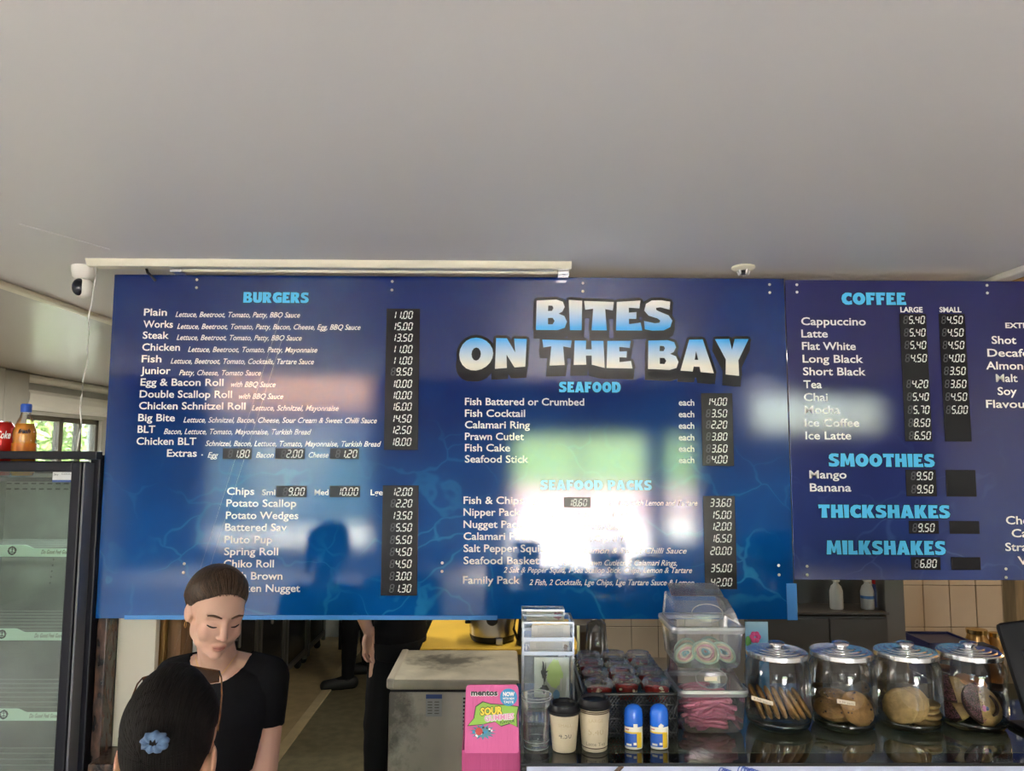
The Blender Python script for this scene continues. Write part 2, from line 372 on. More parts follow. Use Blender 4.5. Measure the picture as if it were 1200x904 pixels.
def fat_mesh(outlines):
    cu = bpy.data.curves.new('g', 'CURVE'); cu.dimensions = '2D'; cu.fill_mode = 'BOTH'
    for pl in outlines:
        sp = cu.splines.new('POLY'); sp.points.add(len(pl) - 1)
        for i, p in enumerate(pl): sp.points[i].co = (p[0], p[1], 0, 1)
        sp.use_cyclic_u = True
    o = bpy.data.objects.new('g', cu); C.objects.link(o)
    dg = bpy.context.evaluated_depsgraph_get(); me = bpy.data.meshes.new_from_object(o.evaluated_get(dg))
    v = [tuple(x.co) for x in me.vertices]; f = [tuple(p.vertices) for p in me.polygons]
    bpy.data.objects.remove(o); bpy.data.curves.remove(cu); bpy.data.meshes.remove(me)
    return v, f
GM = {}
def fat_text(s, x0, x1, z0, z1, y, matl, outline, parent, rim=.05, drop=None, slope=0, zfun=None, gap=.05):
    """chunky display lettering as flat print; rim = dark outline in letter heights; drop = (dx, dz) thick dark drop shadow"""
    tot = 0; pos = []
    for ch in s:
        if ch == ' ': tot += .38; continue
        if ch not in GM: GM[ch] = fat_mesh([G[ch][0]] + G[ch][1])
        pos.append((ch, tot)); tot += G[ch][2] + gap
    tot -= gap; k = (x1 - x0) / tot; H = z1 - z0
    top = MB(); back = MB()
    def put(mb, ch, t, dx, dz, yy, solid=False):
        v, f = GM[ch]; vs = []
        for p in v:
            x = x0 + (t + p[0]) * k; u = (x - x0) / (x1 - x0)
            a, b = (zfun(u) if zfun else (0, 0))
            z = z0 + a + p[1] * (H + b - a) + slope * u
            vs.append((x + dx, yy, z + dz))
        mb.add(vs, f)
    for j, (ch, t) in enumerate(pos):
        put(top, ch, t, 0, 0, y)
        r = rim * H
        for q in range(8):
            put(back, ch, t, r * math.cos(q * math.pi / 4), r * math.sin(q * math.pi / 4), y + .0004 + q * 1e-5)
        if drop:
            N = 7
            for q in range(1, N + 1):
                for sg in (0, -1, 1): put(back, ch, t, drop[0] * q / N + sg * r * .8, drop[1] * q / N - r * .3, y + .0006 + (q * 3 + sg) * 1e-5)
    o2 = back.build('lettering_outline', outline, parent)
    o1 = top.build('display_lettering', matl, parent)
    return o1

SEG = {'0': 'abcdef', '1': 'bc', '2': 'abged', '3': 'abgcd', '4': 'fgbc', '5': 'afgcd', '6': 'afgecd', '7': 'abc', '8': 'abcdefg', '9': 'abcdfg'}
def seg_quads(mb, seg, x, z, wd, h, y):
    t = h * .13; s = .16
    P = {'a': ((0, 1), (1, 1)), 'g': ((0, .5), (1, .5)), 'd': ((0, 0), (1, 0)), 'f': ((0, .5), (0, 1)), 'b': ((1, .5), (1, 1)), 'e': ((0, 0), (0, .5)), 'c': ((1, 0), (1, .5))}
    (ax, az), (bx, bz) = P[seg]; i = .09
    if az == bz:
        q = [(ax * wd + i * wd, az * h - t / 2), (bx * wd - i * wd, bz * h - t / 2), (bx * wd - i * wd, bz * h + t / 2), (ax * wd + i * wd, az * h + t / 2)]
    else:
        q = [(ax * wd - t / 2, az * h + i * h * .6), (ax * wd + t / 2, az * h + i * h * .6), (ax * wd + t / 2, bz * h - i * h * .6), (ax * wd - t / 2, bz * h - i * h * .6)]
    mb.add([(x + p[0] + s * p[1], y, z + p[1]) for p in q], [(0, 1, 2, 3)])
def price(s, xr, z, h, y, parent, on=None, off=True):
    """seven segment price, right aligned at xr"""
    wd = h * .46; adv = h * .74; mb = MB(); dim = MB(); x = xr - wd
    n = 0
    for ch in reversed(s):
        if ch == '.':
            x -= h * .14; xx = x + wd + h * .15; mb.add([(xx, y, z - h * .07), (xx + h * .17, y, z - h * .07), (xx + h * .19, y, z + h * .10), (xx + h * .02, y, z + h * .10)], [(0, 1, 2, 3)]); continue
        for sg in SEG[ch]: seg_quads(mb, sg, x, z, wd, h, y)
        x -= adv; n += 1
    if off and n < 4:
        for sg in 'abcdefg': seg_quads(dim, sg, x, z, wd, h, y)
        dim.build('unlit_digits', M_digit_dim, parent)
    return mb.build('price_digits', M_digit, parent)

# ================================================================== THE SETTING
CZ = 2.50                    # ceiling height over counter and kitchen
HZ = 3.24                    # higher ceiling over the customers' side
BY = 2.6135                  # front face of the menu boards
BX0, BZ1 = -1.394, 2.4705    # top left corner of the large board
def struct(name, mb, m, parent=None, **k):
    o = mb.build(name, m, parent, **k)
    o['kind'] = 'structure'
    return o
LX = -4.0                    # left wall
struct('ceiling', MB().box(LX - .1, 6.6, -1.0, 7.9, CZ, CZ + .12), M_ceil)
struct('ceiling_high', MB().box(-6.2, 7.2, -7.0, -1.0, HZ, HZ + .12), mat('high_ceiling_paint', (.30, .30, .34), .6))
struct('wall_bulkhead', MB().box(-6.2, 7.2, -1.12, -1.0, CZ, HZ), M_wallf)
# left side of the ceiling is a glossy painted panel, a cover strip marks the joint
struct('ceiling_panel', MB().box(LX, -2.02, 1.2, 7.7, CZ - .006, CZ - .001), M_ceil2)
struct('trim_1', MB().bbox(-1.99, -1.94, 1.4, 7.6, CZ - .022, CZ - .001, .006), M_cream)
struct('trim_2', MB().bbox(1.80, 1.86, 1.4, 4.6, CZ - .026, CZ - .001, .006), M_white)
M_warmlit_ceil = mat('ceiling_warm_lit', (.62, .40, .16), .5)  # orange of the warm lamplight is painted into this ceiling colour
struct('ceiling_panel_right', MB().box(1.92, 6.4, 2.4, 4.6, CZ - .006, CZ - .001), M_warmlit_ceil)

M_lino = mat('olive_lino', (.19, .165, .095), .45, noise=.25, nscale=14, bump=.1, bscale=90)
M_tan = mat('tan_lino', (.50, .38, .19), .45, noise=.15, nscale=10)
M_tan2 = mat('tan_edge', (.62, .50, .28), .45, noise=.1, nscale=10)
M_tile_floor = mat('floor_tile_grey', (.58, .55, .51), .4, noise=.1, nscale=3)
struct('floor', MB().box(LX - .1, 6.6, 1.0, 7.9, -.12, 0), M_lino)
struct('floor_customers', MB().box(-6.2, 7.2, -7.0, 1.0, -.12, 0), M_tile_floor)
struct('floor_strip', MB().box(LX, -1.41, 4.2, 7.7, 0, .004), M_tan)
struct('trim_3', MB().bbox(-1.405, -1.335, 4.0, 7.6, 0, .012, .004), M_tan2)
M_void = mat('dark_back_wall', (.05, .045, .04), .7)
struct('wall_back', MB().box(LX - .1, .45, 7.7, 7.82, -.05, CZ), M_wall)
struct('wall_left_front', MB().box(-6.2, -6.1, -7.0, 1.0, 0, HZ), M_wall)
struct('wall_left_return', MB().box(-6.2, -4.1, .94, 1.0, 0, HZ), M_wall)
struct('wall_right', MB().box(6.5, 6.6, 1.0, 4.7, 0, CZ), M_wall)
struct('wall_right_front', MB().box(7.1, 7.2, -7.0, 1.0, 0, HZ), M_wall)
struct('wall_right_return', MB().box(6.5, 7.2, .94, 1.0, 0, HZ), M_wall)
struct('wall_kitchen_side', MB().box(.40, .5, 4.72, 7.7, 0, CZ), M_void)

# left wall with the window: opening Y 6.15..7.35, z 1.1..2.17
WY0, WY1, WZ0, WZ1 = 6.17, 7.42, 1.15, 2.165
mb = MB()
mb.box(LX - .14, LX, 1.0, WY0, 0, CZ); mb.box(LX - .14, LX, WY1, 7.7, 0, CZ)
mb.box(LX - .14, LX, WY0, WY1, 0, WZ0); mb.box(LX - .14, LX, WY0, WY1, WZ1, CZ)
struct('wall_left', mb, M_wall)
struct('wall_left_pilaster', MB().bbox(LX, -3.86, 5.75, 6.05, 0, CZ - .01, .02), M_wallg)
struct('wall_left_cupboard_front', MB().box(LX, -3.845, 4.9, 5.72, 0, CZ - .01), M_wallg)
a = ptz(22, 262, CZ); b = ptz(128, 292, CZ)
mb = MB(); mb.tube([(a.x, a.y, CZ - .001), ((a.x + b.x) / 2, (a.y + b.y) / 2 - .01, CZ - .001), (b.x, b.y, CZ - .001)], .0022, 6); struct('trim_11', mb, M_ceil)
struct('trim_4', MB().bbox(LX, -3.90, 6.06, 7.69, CZ - .075, CZ - .008, .03), M_white)
struct('trim_5', MB().bbox(-3.87, -2.5, 7.61, 7.69, CZ - .075, CZ - .008, .03), M_white)
# rounded blind box over the window
pr = [(0, 0), (.05, 0), (.085, .03), (.10, .08), (.10, .13), (.08, .16), (0, .16)]
mb = MB(); mb.loft([[Vector((LX + p[0], y, 2.20 + p[1])) for p in pr] for y in (6.12, 7.5)])
struct('trim_6', mb, M_white)
wf = thing('window_1', None, None, (LX, WY0, WZ0)); wf['kind'] = 'structure'
M_wframe = mat('window_frame_brown', (.10, .085, .06), .5)
fr = MB()
for a, b in ((WY0, WY0 + .05), (WY0 + .60, WY0 + .66), (WY1 - .34, WY1 - .29), (WY1 - .05, WY1)): fr.bbox(LX - .09, LX - .03, a, b, WZ0, WZ1, .005)
fr.bbox(LX - .09, LX - .03, WY0, WY1, WZ1 - .045, WZ1, .005); fr.bbox(LX - .09, LX - .03, WY0, WY1, WZ0, WZ0 + .05, .005)
fr.build('window_frame', M_wframe, wf)
M_pane = thin_glass('window_pane', (.93, .97, .95))
for a, b in ((WY0 + .05, WY0 + .60), (WY0 + .66, WY1 - .34), (WY1 - .29, WY1 - .05)):
    MB().box(LX - .062, LX - .058, a, b, WZ0 + .05, WZ1 - .045).build('pane', M_pane, wf)

# tiled kitchen wall at the right, tile by tile
M_grout = mat('grout', (.16, .13, .10), .8)
struct('wall_tiled_backing', MB().box(.40, 6.5, 4.62, 4.72, 0, CZ), M_grout)
M_tile = mat('cream_tile', (.52, .45, .34), .28, noise=.1, nscale=3)
ts, tz = .163, .25
tm = MB().bbox(0, ts - .004, -.008, 0, 0, tz - .004, .0025).mesh('tile'); tm.materials.append(M_tile)
tb = bpy.data.objects['wall_tiled_backing']
for i in range(18):
    for j in range(5):
        o = bpy.data.objects.new('tile', tm); C.objects.link(o); o.parent = tb
        o.location = (.62 + i * ts + rnd.uniform(-.0006, .0006), 4.619 + rnd.uniform(0, .001), .30 + j * tz); o['kind'] = 'structure'

# shop front behind the camera: glazed doorway and windows that light the room and show in the glossy boards
FY = -6.9
mb = MB()
D0, D1 = .15, 2.35      # doorway
L0, L1 = -4.75, -2.15   # left shopfront window
S0, S1 = 2.62, 3.15     # sidelight
H0, H1 = 4.1, 6.3      # high window right
for x0, x1, z0, z1 in ((-6.2, L0, 0, HZ), (L0, L1, 0, .42), (L1, D0, 0, HZ), (D0, D1, 2.19, HZ), (D1, S0, 0, HZ), (S0, S1, 0, .5), (S0, S1, 2.2, HZ),
                       (S1, H0, 0, HZ), (H0, H1, 0, 2.25), (H0, H1, 2.85, HZ), (H1, 7.2, 0, HZ)):
    mb.box(x0, x1, FY - .1, FY, z0, z1)
struct('wall_front', mb, M_wallf)
M_alf = mat('shopfront_frame', (.72, .73, .75), .4)
for nm, x0, x1, z0, z1, bars in (('window_2', L0, L1, .42, HZ, ((L0 + .7),)), ('window_3', S0, S1, .5, 2.2, ()), ('window_4', H0, H1, 2.25, 2.85, (5.0, 5.7)), ('door_1', D0, D1, 0, 2.19, (D0 + 1.1,))):
    t = thing(nm, None, None, (x0, FY - .05, z0)); t['kind'] = 'structure'
    m2 = MB()
    m2.bbox(x0, x0 + .05, FY - .09, FY - .01, z0, z1, .004); m2.bbox(x1 - .05, x1, FY - .09, FY - .01, z0, z1, .004); m2.bbox(x0, x1, FY - .09, FY - .01, z1 - .05, z1, .004)
    for b in bars: m2.bbox(b - .03, b + .03, FY - .09, FY - .01, z0, z1, .004)
    m2.build('window_frame' if nm != 'door_1' else 'door_frame', M_alf, t)
    if nm != 'door_1': MB().box(x0 + .05, x1 - .05, FY - .052, FY - .048, z0, z1 - .05).build('pane', M_pane, t)
struct('trim_7', MB().bbox(L0, L1, FY - .09, FY - .0, 2.50, 2.58, .01), M_alf)

# outside
M_conc = mat('sunlit_concrete', (.62, .60, .56), .8, noise=.08, nscale=.6)
M_pink = mat('pink_paving', (.36, .24, .22), .8, noise=.1, nscale=.5)
M_grass = mat('lawn', (.10, .19, .03), .9, noise=.3, nscale=.7)
struct('ground', MB().box(-60, 60, -16, -7.0, -.2, -.02), M_conc)
struct('ground_paving', MB().box(-60, 60, -40, -16, -.2, -.03), M_pink)
mb = MB(); mb.add([(-60, -40, -.03), (60, -40, -.03), (60, -75, 1.2), (-60, -75, 1.2), (-60, -110, 4.6), (60, -110, 4.6)], [(0, 3, 2, 1), (3, 4, 5, 2)])
struct('ground_lawn', mb, M_grass)
struct('ground_side', MB().box(-60, -4.2, -7.0, 30, -.2, -.02), M_conc)
M_peach = mat('peach_render', (.92, .50, .34), .8)
M_teal = mat('teal_shutter', (.12, .24, .27), .6)
nb = thing('shop_building', 'peach rendered low building across the forecourt with teal shutter', 'building', (-6.5, -13.6, 0))
MB().box(-10.5, -3.1, -14.6, -13.7, 2.95, 4.0).build('fascia', M_peach, nb)
MB().box(-10.5, -3.1, -14.6, -13.8, 0, 2.95).build('wall', mat('building_wall_shaded', (.13, .15, .22), .7), nb)  # darker blue paints in the shade below the fascia
MB().box(-8.6, -3.3, -13.8, -13.75, .0, 2.1).build('shutter', M_teal, nb)

M_leaf = mat('foliage', (.16, .26, .05), .6, noise=.4, nscale=3)
M_bark = mat('bark', (.12, .08, .05), .8)
def tree(x, y, h, r, n, label, seed, group=None):
    q = random.Random(seed); t = thing('leafy_tree', label, 'tree', (x, y, 0), group)
    m = MB(); m.cap((x, y, 0), (x + .1, y, h * .7), .12, .05, 8); m.build('trunk', M_bark, t)
    m = MB()
    for _ in range(n):
        th = q.uniform(0, 2 * math.pi); ph = q.uniform(-1, 1); rr = r * q.uniform(.3, 1)
        c = Vector((x + rr * math.cos(th) * math.sqrt(1 - ph * ph), y + rr * math.sin(th) * math.sqrt(1 - ph * ph), h + rr * ph * 1.1))
        a = Vector((q.uniform(-1, 1), q.uniform(-1, 1), q.uniform(-1, 1))).normalized() * .09; b = Vector((q.uniform(-1, 1), q.uniform(-1, 1), q.uniform(-1, 1))).normalized() * .06
        m.add([c - a, c - b * .8, c + a, c + b * .8], [(0, 1, 2, 3)])
    o = m.build('leaves', M_leaf, t); o['kind'] = 'stuff'
tree(-5.9, 9.2, 2.1, 1.3, 2600, 'leafy green tree outside the kitchen window', 3)
tree(-9.2, 8.4, 2.4, 1.4, 1800, 'second leafy tree further left beyond the kitchen window', 4)
# yellow brick pier outside, brick by brick
bp_ = thing('brick_pier', 'yellow brick pier seen through the kitchen window right half', 'pier', (-5.3, 10.6, 0))
M_brick = mat('yellow_brick', (.46, .38, .20), .8, noise=.2, nscale=5)
MB().box(-5.74, -4.71, 10.92, 11.2, 0, 3.0).build('mortar', M_grout, bp_)
bm_ = MB().bbox(0, .22, 0, .1, 0, .066, .004).mesh('brick'); bm_.materials.append(M_brick)
for j in range(22):
    for i in range(5):
        o = bpy.data.objects.new('brick', bm_); C.objects.link(o); o.parent = bp_
        o.location = Vector((-5.78 + i * .235 + (.11 if j % 2 else 0), 10.84, 1.0 + j * .078)) - bp_.location; o.scale = (1 if i < 4 or not j % 2 else .5, 1, 1)

# ================================================================== MENU BOARDS
M_board1 = water_mat('board_water_print', (.0022, .017, .125), (.0025, .095, .36), (.03, .26, .55))
M_board2 = water_mat('board_purple_print', (.016, .017, .105), (.012, .040, .20), (.055, .12, .33))
TY = BY - .0012
board = thing('menu_board', 'large glossy blue board listing burgers and seafood under wave lettering', 'menu board', (BX0, BY, BZ1))
bd = MB().bbox(BX0, BX0 + 2.4022, BY, BY + .006, BZ1 - 1.2, BZ1, .0015).build('panel', M_board1, board)
board2 = thing('menu_board', 'purple blue drinks board listing coffee and shakes at the right', 'menu board', (BX0 + 2.4052, BY, BZ1 - .004))
B2X = BX0 + 2.4052
MB().bbox(B2X, B2X + 1.2, BY, BY + .006, BZ1 - 1.066, BZ1 - .004, .0015).build('panel', M_board2, board2)
# seam strip that stays of the first board below the second one
M_blueedge = mat('blue_edge_strip', (.07, .28, .70), .25)
a = pt(921, 684, BY); b = pt(932.5, 727, BY)
MB().bbox(a.x, b.x + .006, BY - .004, BY + .0, b.z, a.z, .001).build('edge_strip', M_blueedge, board)
a = pt(145, 724, BY); b = pt(583, 721, BY)
MB().bbox(pt(146, 724, BY).x, pt(583, 724, BY).x, BY - .003, BY, BZ1 - 1.2 - .003, BZ1 - 1.2 + .012, .001).build('edge_strip', M_blueedge, board)
for p in ((230.7, 328), (230.3, 337.3), (459.7, 330), (459.3, 340), (683, 332), (683, 341.5), (901.8, 333.6), (902, 343), (216, 661), (215, 671.3), (518.3, 660), (518, 670), (912.5, 663), (913, 674)):
    q = pt(p[0], p[1], BY); MB().ell((q.x, BY, q.z), (.0052, .004, .0052), n=12, m=6).build('screw_cap', M_white, board, smooth=True)
for p in ((933.8, 333.8), (934, 342.5), (1156.5, 334.5), (1157, 343.5), (945.8, 664), (946, 674), (1178.8, 667), (1179, 677)):
    q = pt(p[0], p[1], BY); MB().ell((q.x, BY, q.z), (.0052, .004, .0052), n=12, m=6).build('screw_cap', M_white, board2, smooth=True)

PXM = BY * 1.0 / FPX       # metres per photo pixel on the board, roughly
def line(s, xl, base, xr, cap, parent=board, bold=.016, shear=0, m=M_lettering, right=False):
    a = pt(xl, base, BY)
    x1 = pt(xr, base, BY).x if xr else None
    return text_on(s, a.x, x1, a.z, cap * PXM, TY, m, parent, bold, shear)
def rows(strip, vals, parent, h=8.3):
    """black strip of price digits: strip = (x, y, x, y) of its top left and bottom right corner"""
    a = pt(strip[0], strip[1], BY); b = pt(strip[2], strip[3], BY)
    s = MB().bbox(a.x, b.x, BY - .004, BY, b.z, a.z, .001).build('price_strip', M_strip, parent)
    for v, xr, base in vals:
        if not v: continue
        q = pt(xr, base, BY); price(v, q.x - .010, q.z, h * PXM, BY - .0048, s)
W8 = 8.2
for s, xl, bs, xr, d, dl, dr in (
    ('Plain', 168.7, 370, 195.7, 'Lettuce, Beetroot, Tomato, Patty, BBQ Sauce', 205.7, 351.7),
    ('Works', 168, 384, 202.7, 'Lettuce, Beetroot, Tomato, Patty, Bacon, Cheese, Egg, BBQ Sauce', 207.7, 422.7),
    ('Steak', 167.3, 397, 198, 'Lettuce, Beetroot, Tomato, Patty, BBQ Sauce', 207, 353.7),
    ('Chicken', 166.7, 411, 211, 'Lettuce, Beetroot, Tomato, Patty, Mayonnaise', 220.3, 372),
    ('Fish', 166, 424.7, 189.3, 'Lettuce, Beetroot, Tomato, Cocktails, Tartare Sauce', 200, 368),
    ('Junior', 165, 438.3, 200, 'Patty, Cheese, Tomato Sauce', 210, 306),
    ('Egg & Bacon Roll', 164.7, 452, 262, 'with BBQ Sauce', 270.7, 323),
    ('Double Scallop Roll', 163.7, 466, 272, 'with BBQ Sauce', 280, 332),
    ('Chicken Schnitzel Roll', 163, 479.7, 287.7, 'Lettuce, Schnitzel, Mayonnaise', 295, 397),
    ('Big Bite', 162, 493.7, 205, 'Lettuce, Schnitzel, Bacon, Cheese, Sour Cream & Sweet Chilli Sauce', 215, 441.7),
    ('BLT', 161.3, 507.3, 182, 'Bacon, Lettuce, Tomato, Mayonnaise, Turkish Bread', 192, 365),
    ('Chicken BLT', 160, 521.3, 230, 'Schnitzel, Bacon, Lettuce, Tomato, Mayonnaise, Turkish Bread', 240.7, 446.7)):
    line(s, xl, bs, xr, W8); line(d, dl, bs + 1.6, dr, 6.2, bold=.012, shear=.32)
line('Extras', 195.7, 535.3, 230.7, W8); line('.', 236, 534, 238, 8)
for s, xl, xr in (('Egg', 243.3, 256), ('Bacon', 300, 321), ('Cheese', 361.7, 385)): line(s, xl, 536.5, xr, 6.2, bold=.012, shear=.32)
rows((453.2, 362, 489.8, 527.7), [(v, 486 - (bs - 362) * .012, bs) for v, bs in (('11.00', 373.7), ('15.00', 387), ('13.50', 400.3), ('11.00', 413.7), ('11.00', 427), ('9.50', 440), ('10.00', 454.3),
     ('10.00', 467.7), ('16.00', 481), ('14.50', 495), ('12.50', 508.3), ('18.00', 522.3))], board)
for (x0, x1, v) in ((261.7, 295, '1.80'), (323, 357, '2.00'), (387, 420.7, '1.20')): rows((x0, 525.5, x1, 538.5), [(v, x1, 536.3)], board)
line('Chips', 266, 580, 298, W8)
for s, xl, xr in (('Sml', 307, 322.7), ('Med', 368.7, 385), ('Lge', 434.3, 448.7)): line(s, xl, 580.4, xr, 6.2, bold=.02)
for (x0, x1, v) in ((324, 359.3, '9.00'), (386.7, 422, '10.00')): rows((x0, 569.5, x1, 583), [(v, x1, 580.6)], board)
for s, xl, bs, xr in (('Potato Scallop', 265.3, 594, 347.3), ('Potato Wedges', 264.7, 608.3, 349.7), ('Battered Sav', 263.7, 622.3, 336.3), ('Pluto Pup', 263, 636.7, 319),
    ('Spring Roll', 262.7, 650.7, 326), ('Chiko Roll', 262, 665, 321), ('Hash Brown', 261.5, 679.3, 331), ('Chicken Nugget', 261, 693.7, 351.7)): line(s, xl, bs, xr, W8)
rows((448.8, 569, 488.8, 698.3), [(v, 485.6 - (bs - 569) * .012, bs) for v, bs in (('12.00', 580.8), ('2.20', 594.3), ('13.50', 608.5), ('5.50', 622.5), ('5.50', 636.9), ('4.50', 651), ('4.50', 665.2), ('3.00', 679.5), ('1.30', 693.9))], board)

def fat(s, xl, xr, yt, yb, m, ink, parent=board, slope=0, **k):
    a = pt(xl, yb, BY); b = pt(xr, yb, BY); c = pt(xl, yt, BY)
    return fat_text(s, a.x, b.x, a.z, c.z, BY - .0016, m, ink, parent, slope=slope, **k)
fat('BURGERS', 285, 362, 342.5, 355, M_cyan, M_ink)
fat('SEAFOOD', 655, 727.5, 447.5, 460, M_cyan, M_ink)
fat('SEAFOOD PACKS', 633, 764, 562.5, 574.5, M_cyan, M_ink)
z = lambda y: pt(700, y, BY).z - BZ1
M_g1 = gradient_z('title_fade_down', (.85, .84, .80), (.06, .42, .90), z(356), z(384))
M_g2 = gradient_z('title_fade_up', (.06, .42, .90), (.85, .83, .74), z(398), z(428))
def wav(u): return (-.012 * math.sin(u * math.pi) * 0, .004 * math.sin(u * 9))
fat('BITES', 628, 788, 352.5, 387, M_g1, M_blackink, rim=.10, drop=(0, -.028), zfun=wav)
def wav2(u): return (.030 * (1 - (2 * u - 1) ** 2) - .030 + (.010 if u < .5 else -.002), .012 * math.cos(u * math.pi * 2) * .4 - .004)
fat('ON THE BAY', 538, 878, 396, 430, M_g2, M_blackink, rim=.10, drop=(-.004, -.036), zfun=wav2)

for s, bs, xr in (('Fish Battered or Crumbed', 474.8, 684.6), ('Fish Cocktail', 488.5, 615.4), ('Calamari Ring', 502, 621), ('Prawn Cutlet', 515.7, 614), ('Fish Cake', 529, 597.8), ('Seafood Stick', 542.2, 619.4)):
    line(s, 544.8, bs, xr, W8); line('each', 795.3, bs + .6, 813.6, 7.2, bold=.02)
rows((821.3, 461, 860, 546.5), [(v, 853.5 + (bs - 461) * .008, bs + .4) for v, bs in (('14.00', 474.8), ('3.50', 488.5), ('2.20', 501.7), ('3.80', 515.7), ('3.60', 529.7), ('4.00', 542.4))], board)
for s, bs, xr, d, dl, dr in (('Fish & Chips', 590.6, 613.3, 'For One', 624.7, 651.5), ('Nipper Pack', 604.5, 609.6, '2 Cocktails, Chips, Lemon & Tartare', 623, 740), ('Nugget Pack', 618.8, 613, '6 Nuggets, Chips, Tomato Sauce', 623, 729),
    ('Calamari Pack', 632.8, 623, '6 Calamari Rings, Chips & Tartare', 634, 752), ('Salt Pepper Squid', 647, 639, 'Chips, Lemon & Sweet Chilli Sauce', 655, 804.7), ('Seafood Basket', 661.2, 632, '3 Cocktails, 2 Prawn Cutlets, 2 Calamari Rings,', 636, 793.4),
    ('Family Pack', 684.2, 609.3, '2 Fish, 2 Cocktails, Lge Chips, Lge Tartare Sauce & Lemon', 620, 813.5)):
    line(s, 543.2 if s != 'Family Pack' else 542.5, bs, xr, W8); line(d, dl, bs + 1.6, dr, 6.2, bold=.012, shear=.32)
line('For Two with Lemon and Tartare', 709.8, 592.6, 817.2, 6.2, bold=.012, shear=.32)
line('2 Salt & Pepper Squid, 1 Sea Scallop Stick, Chips, Lemon & Tartare', 589.8, 671.3, 811, 6.2, bold=.012, shear=.32)
rows((661, 583, 692, 595), [('18.60', 690, 593)], board, 7.4)
rows((823.7, 581.4, 863.5, 690.7), [(v, 858.4 + (bs - 581) * .012, bs + .3) for v, bs in (('33.60', 593.3), ('15.00', 607.5), ('12.00', 621), ('16.50', 635), ('20.00', 649.6), ('35.00', 669.8), ('42.00', 686.3))], board)

fat('COFFEE', 986, 1062, 343, 357.5, M_cyan, M_ink, board2, slope=.001)
line('LARGE', 1055, 366, 1081, 6, board2, .03); line('SMALL', 1100.8, 366, 1126.5, 6, board2, .03)
for s, xl, bs, xr in (('Cappuccino', 938.8, 381, 1014.5), ('Latte', 939, 395.5, 970), ('Flat White', 939.8, 410, 1002.8), ('Long Black', 940.5, 425, 1011.5), ('Short Black', 941, 439.8, 1014.5), ('Tea', 941.5, 455, 963),
    ('Chai', 942, 470, 970), ('Mocha', 942.8, 484.8, 984.5), ('Ice Coffee', 943, 500, 1007), ('Ice Latte', 943.8, 515, 997.5), ('Mango', 948.5, 560.8, 992), ('Banana', 949, 576, 997.5)): line(s, xl, bs, xr, 9, board2)
Y10 = (379.5, 394.3, 409, 424.3, 439.3, 454.6, 469.6, 484.8, 500, 515)
rows((1053.5, 368, 1092, 517.7), [(v, 1085 + (bs - 379) * .052, bs) for v, bs in zip(('5.40', '5.40', '5.40', '4.50', '', '4.20', '5.40', '5.70', '8.50', '6.50'), Y10)], board2, 8.6)
rows((1099.5, 368, 1138, 517.7), [(v, 1129.5 + (bs - 379) * .055, bs) for v, bs in zip(('4.50', '4.50', '4.50', '4.00', '3.50', '3.60', '4.50', '5.00', '', ''), Y10)], board2, 8.6)
fat('SMOOTHIES', 971, 1095.5, 531.5, 547, M_cyan, M_ink, board2, slope=-.001)
rows((1060.5, 550.5, 1097.5, 582), [('9.50', 1094.5, 562.3), ('9.50', 1095, 577.8)], board2, 8.6); rows((1107.5, 551, 1144, 582.3), [], board2)
fat('THICKSHAKES', 959, 1113.5, 591.5, 607, M_cyan, M_ink, board2, slope=-.001)
rows((1064.5, 610.5, 1100, 625.7), [('9.50', 1096.5, 623)], board2, 8.6); rows((1112, 610.8, 1147.5, 626), [], board2)
fat('MILKSHAKES', 968.5, 1108.5, 633.5, 650, M_cyan, M_ink, board2, slope=-.001)
rows((1067, 653, 1102, 668), [('6.80', 1099, 665)], board2, 8.6); rows((1114, 653.2, 1149, 668.2), [], board2)
line('EXTRAS', 1178, 384.5, 1218, 6, board2, .03)
for s, xl, bs, xr in (('Shot', 1162, 403, 1190.8), ('Decafe', 1157, 418, 1206), ('Almond', 1155.5, 433, 1207), ('Malt', 1167, 447.7, 1192.3), ('Soy', 1169, 463, 1191.5), ('Flavour', 1155.5, 478, 1209),
    ('Chocolate', 1178.8, 614.5, 1248), ('Caramel', 1185.5, 629.7, 1244), ('Strawberry', 1178, 645.8, 1253), ('Vanilla', 1192.5, 661.8, 1243)): line(s, xl, bs, xr, 9, board2)

# ================================================================== CEILING FIXTURES
t = thing('batten_light', 'long cream fluorescent batten on the ceiling in front of the blue board', 'light', (-.6, 2.49, CZ))
m = MB(); xa, xb = -1.44, .232
m.loft([[Vector((x, y, zz)) for y, zz in ((2.505, CZ), (2.512, CZ - .012), (2.520, CZ - .022), (2.540, CZ - .022), (2.547, CZ - .014), (2.597, CZ - .014), (2.60, CZ))] for x in (xa, xb)])
m.build('housing', M_cream, t)
MB().cap((xa + .3, 2.572, CZ - .022), (xb - .05, 2.572, CZ - .022), .008, .008, 12).build('tube', mat('tube_glass', (.62, .58, .46), .2), t, smooth=True)
MB().bbox(xa + .30, xb - .06, 2.553, 2.557, CZ - .024, CZ - .014, .001).build('reflector', M_alu, t)
MB().bbox(xb - .045, xb - .004, 2.55, 2.596, CZ - .036, CZ - .014, .003).build('end_bracket', M_alu, t)
MB().bbox(xa + .27, xa + .31, 2.55, 2.596, CZ - .034, CZ - .014, .003).build('end_bracket', M_alu, t)
MB().tube([(xa + .16, 2.60, CZ), (xa + .18, 2.58, CZ - .03), (xa + .20, 2.60, CZ - .055)], .005, 6).build('wire', M_black, t)

